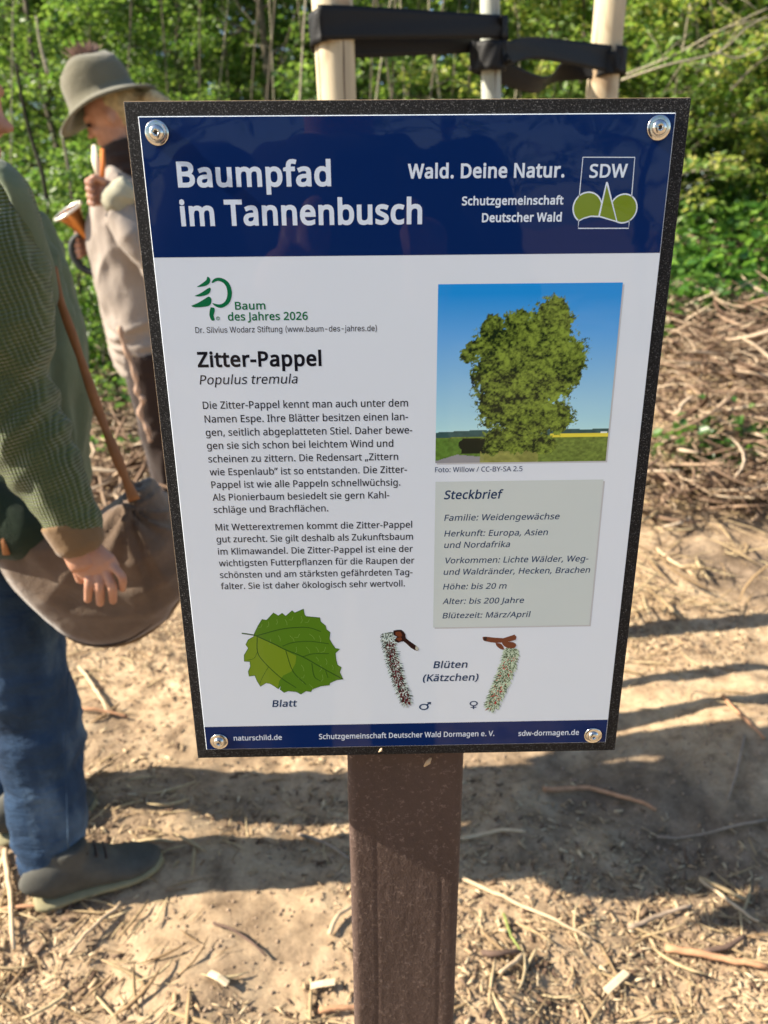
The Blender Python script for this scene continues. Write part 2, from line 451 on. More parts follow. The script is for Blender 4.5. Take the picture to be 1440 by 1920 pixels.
# ------------------------------------------------------------------ information sign
PX, PZ = -0.12577, 0.93595      # lower left corner of the printed sheet
sign = empty('information_sign', (0.02, 0.06, 0.0), 'blue and white tree information sign on a brown post', 'sign')
def SP(u, v, y=0.0): return (PX+u/1000, y, PZ+v/1000)    # sheet millimetres to world
Hm = [[-3.1, 0, 0]]
def px2uv(px, py):
    d = fw*1442 + rx*(px-720) - up*(py-960); t = -CAM.y/d.y; p = CAM+d*t
    return ((p.x-PX)*1000, (p.z-PZ)*1000)

bm_ = Mat('black_film_faced_board', 0.6, 0.15)
sp = bm_.noise(1300, 3, 0.75); grain = bm_.noise(1500, 3, 0.7)
bm_.color(bm_.ramp(sp, [(0.0, (0.010, 0.010, 0.011)), (0.55, (0.014, 0.014, 0.015)), (0.62, (0.07, 0.07, 0.07)), (0.72, (0.32, 0.32, 0.32))]))  # pale specks paint tiny sun glints into the black
bm_.bump(grain, 0.6, 0.0005)
edge = simple('plywood_edge', (0.30, 0.21, 0.13), 0.9, 0.2, 0.4, 120, 0.5, 300, 0.0006)
V, F = box(PX-0.0075, PX+0.3052, 0.0013, 0.0147, PZ-0.0085, PZ+0.4277)
me = bevelled(V, F, 0.0007, 2)
me.materials.append(bm_.m); me.materials.append(edge)
for p in me.polygons:
    if abs(p.normal.y) < 0.75: p.material_index = 1
board = link('board', me, None, sign)
pm = Mat('brown_recycled_plastic', 0.75, 0.3)
streak = pm.noise(34, 4, 0.6, pm.map((1, 1, 0.22))); speck = pm.noise(260, 4, 0.7)
pc = pm.ramp(streak, [(0.2, (0.064, 0.041, 0.034)), (0.8, (0.100, 0.066, 0.055))])
pm.color(pm.mix(pm.ramp(speck, [(0.56, (0, 0, 0)), (0.70, (0.75, 0.75, 0.75))]), pc, (0.24, 0.175, 0.145)))
pm.bump(pm.noise(70, 5, 0.65, pm.map((1, 1, 0.5))), 0.6, 0.004); pm.bump(speck, 0.6, 0.0012)
# post: rounded corners, two shallow grooves running down the front
pw, py0, py1 = 0.0455, 0.0155, 0.1065; pcx = PX+0.1478
prof = []
def arc(cx, cy, r, a0, a1, n=7):
    for i in range(n+1):
        a = R(a0+(a1-a0)*i/n); prof.append((cx+r*math.cos(a), cy+r*math.sin(a)))
rr = 0.007
prof.append((pcx-pw, py0+rr+0.004)); arc(pcx-pw+rr, py0+rr, rr, 180, 270); prof.append((pcx-pw+rr+0.003, py0))
for gx_ in (-0.024, 0.030):
    for dx, dy in ((-0.004, 0), (-0.0016, 0), (-0.0004, 0.00025), (0.0004, 0.00025), (0.0016, 0), (0.004, 0)): prof.append((pcx+gx_+dx, py0+dy))
prof.append((pcx+pw-rr-0.003, py0)); arc(pcx+pw-rr, py0+rr, rr, 270, 360); prof.append((pcx+pw, py0+rr+0.004)); arc(pcx+pw-rr, py1-rr, rr, 0, 90); arc(pcx-pw+rr, py1-rr, rr, 90, 180)
V = []; F = []; n = len(prof); lev = 150; ztop = PZ+0.40
for i in range(lev+1):
    z = -0.15+(ztop+0.15)*i/lev
    for (x, y) in prof:
        V.append((x+0.0007*math.sin(z*9.0), y, z))
VA = np.array(V); dn_ = fbm(VA*np.array([18, 18, 9]), 3, 77)*0.0011
VA[:, 0] += dn_; VA[:, 1] += np.abs(dn_)*0.6
for i in range(lev):
    for k in range(n): F.append((i*n+k, i*n+(k+1) % n, (i+1)*n+(k+1) % n, (i+1)*n+k))
F.append(tuple(range(lev*n, (lev+1)*n)))
post = link('post', pymesh('post', VA.tolist(), F), pm.m, sign, smooth=True)

# ---- printed sheet
WHITE = printmat('sheet_white', (0.69, 0.77, 0.87)); NAVY = printmat('ink_navy', (0.0006, 0.017, 0.105))
INKW = printmat('ink_white', (0.66, 0.76, 0.90)); INKB = printmat('ink_black', (0.008, 0.008, 0.014)); INKN = printmat('ink_dark_blue', (0.006, 0.035, 0.11))
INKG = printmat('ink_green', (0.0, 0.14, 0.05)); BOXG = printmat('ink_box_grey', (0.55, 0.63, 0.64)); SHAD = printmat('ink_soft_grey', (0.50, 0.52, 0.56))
LOGO = printmat('ink_logo_green', (0.17, 0.25, 0.02)); ART = printmat('ink_picture', None, True)
from mathutils.geometry import tessellate_polygon
def flatpoly(name, pts, y, mat, parent, close=True):
    V = [(p[0], y, p[1]) for p in pts]
    T = tessellate_polygon([[Vector((p[0], p[1], 0)) for p in pts]])
    F = []
    for t in T:
        a, b, c = (Vector((pts[i][0], pts[i][1], 0)) for i in t)
        F.append(tuple(t) if (b-a).cross(c-a).z > 0 else tuple(reversed(t)))
    return link(name, pymesh(name, V, F), mat, parent)
def UV(u, v): return (PX+u/1000, PZ+v/1000)
def rect(u0, u1, v0, v1): return [UV(u0, v0), UV(u1, v0), UV(u1, v1), UV(u0, v1)]
V, F = box(PX, PX+0.297, 0.0, 0.0010, PZ, PZ+0.42)
sheet = link('printed_sheet', bevelled(V, F, 0.0003, 1), WHITE, sign)
L1, L2, L3, L4 = -0.00002, -0.000035, -0.00005, -0.000065
flatpoly('header_band', rect(0.4, 296.6, 346.4, 419.6), L1, NAVY, sheet)
flatpoly('footer_band', rect(0.4, 296.6, 0.4, 20.2), L1, NAVY, sheet)

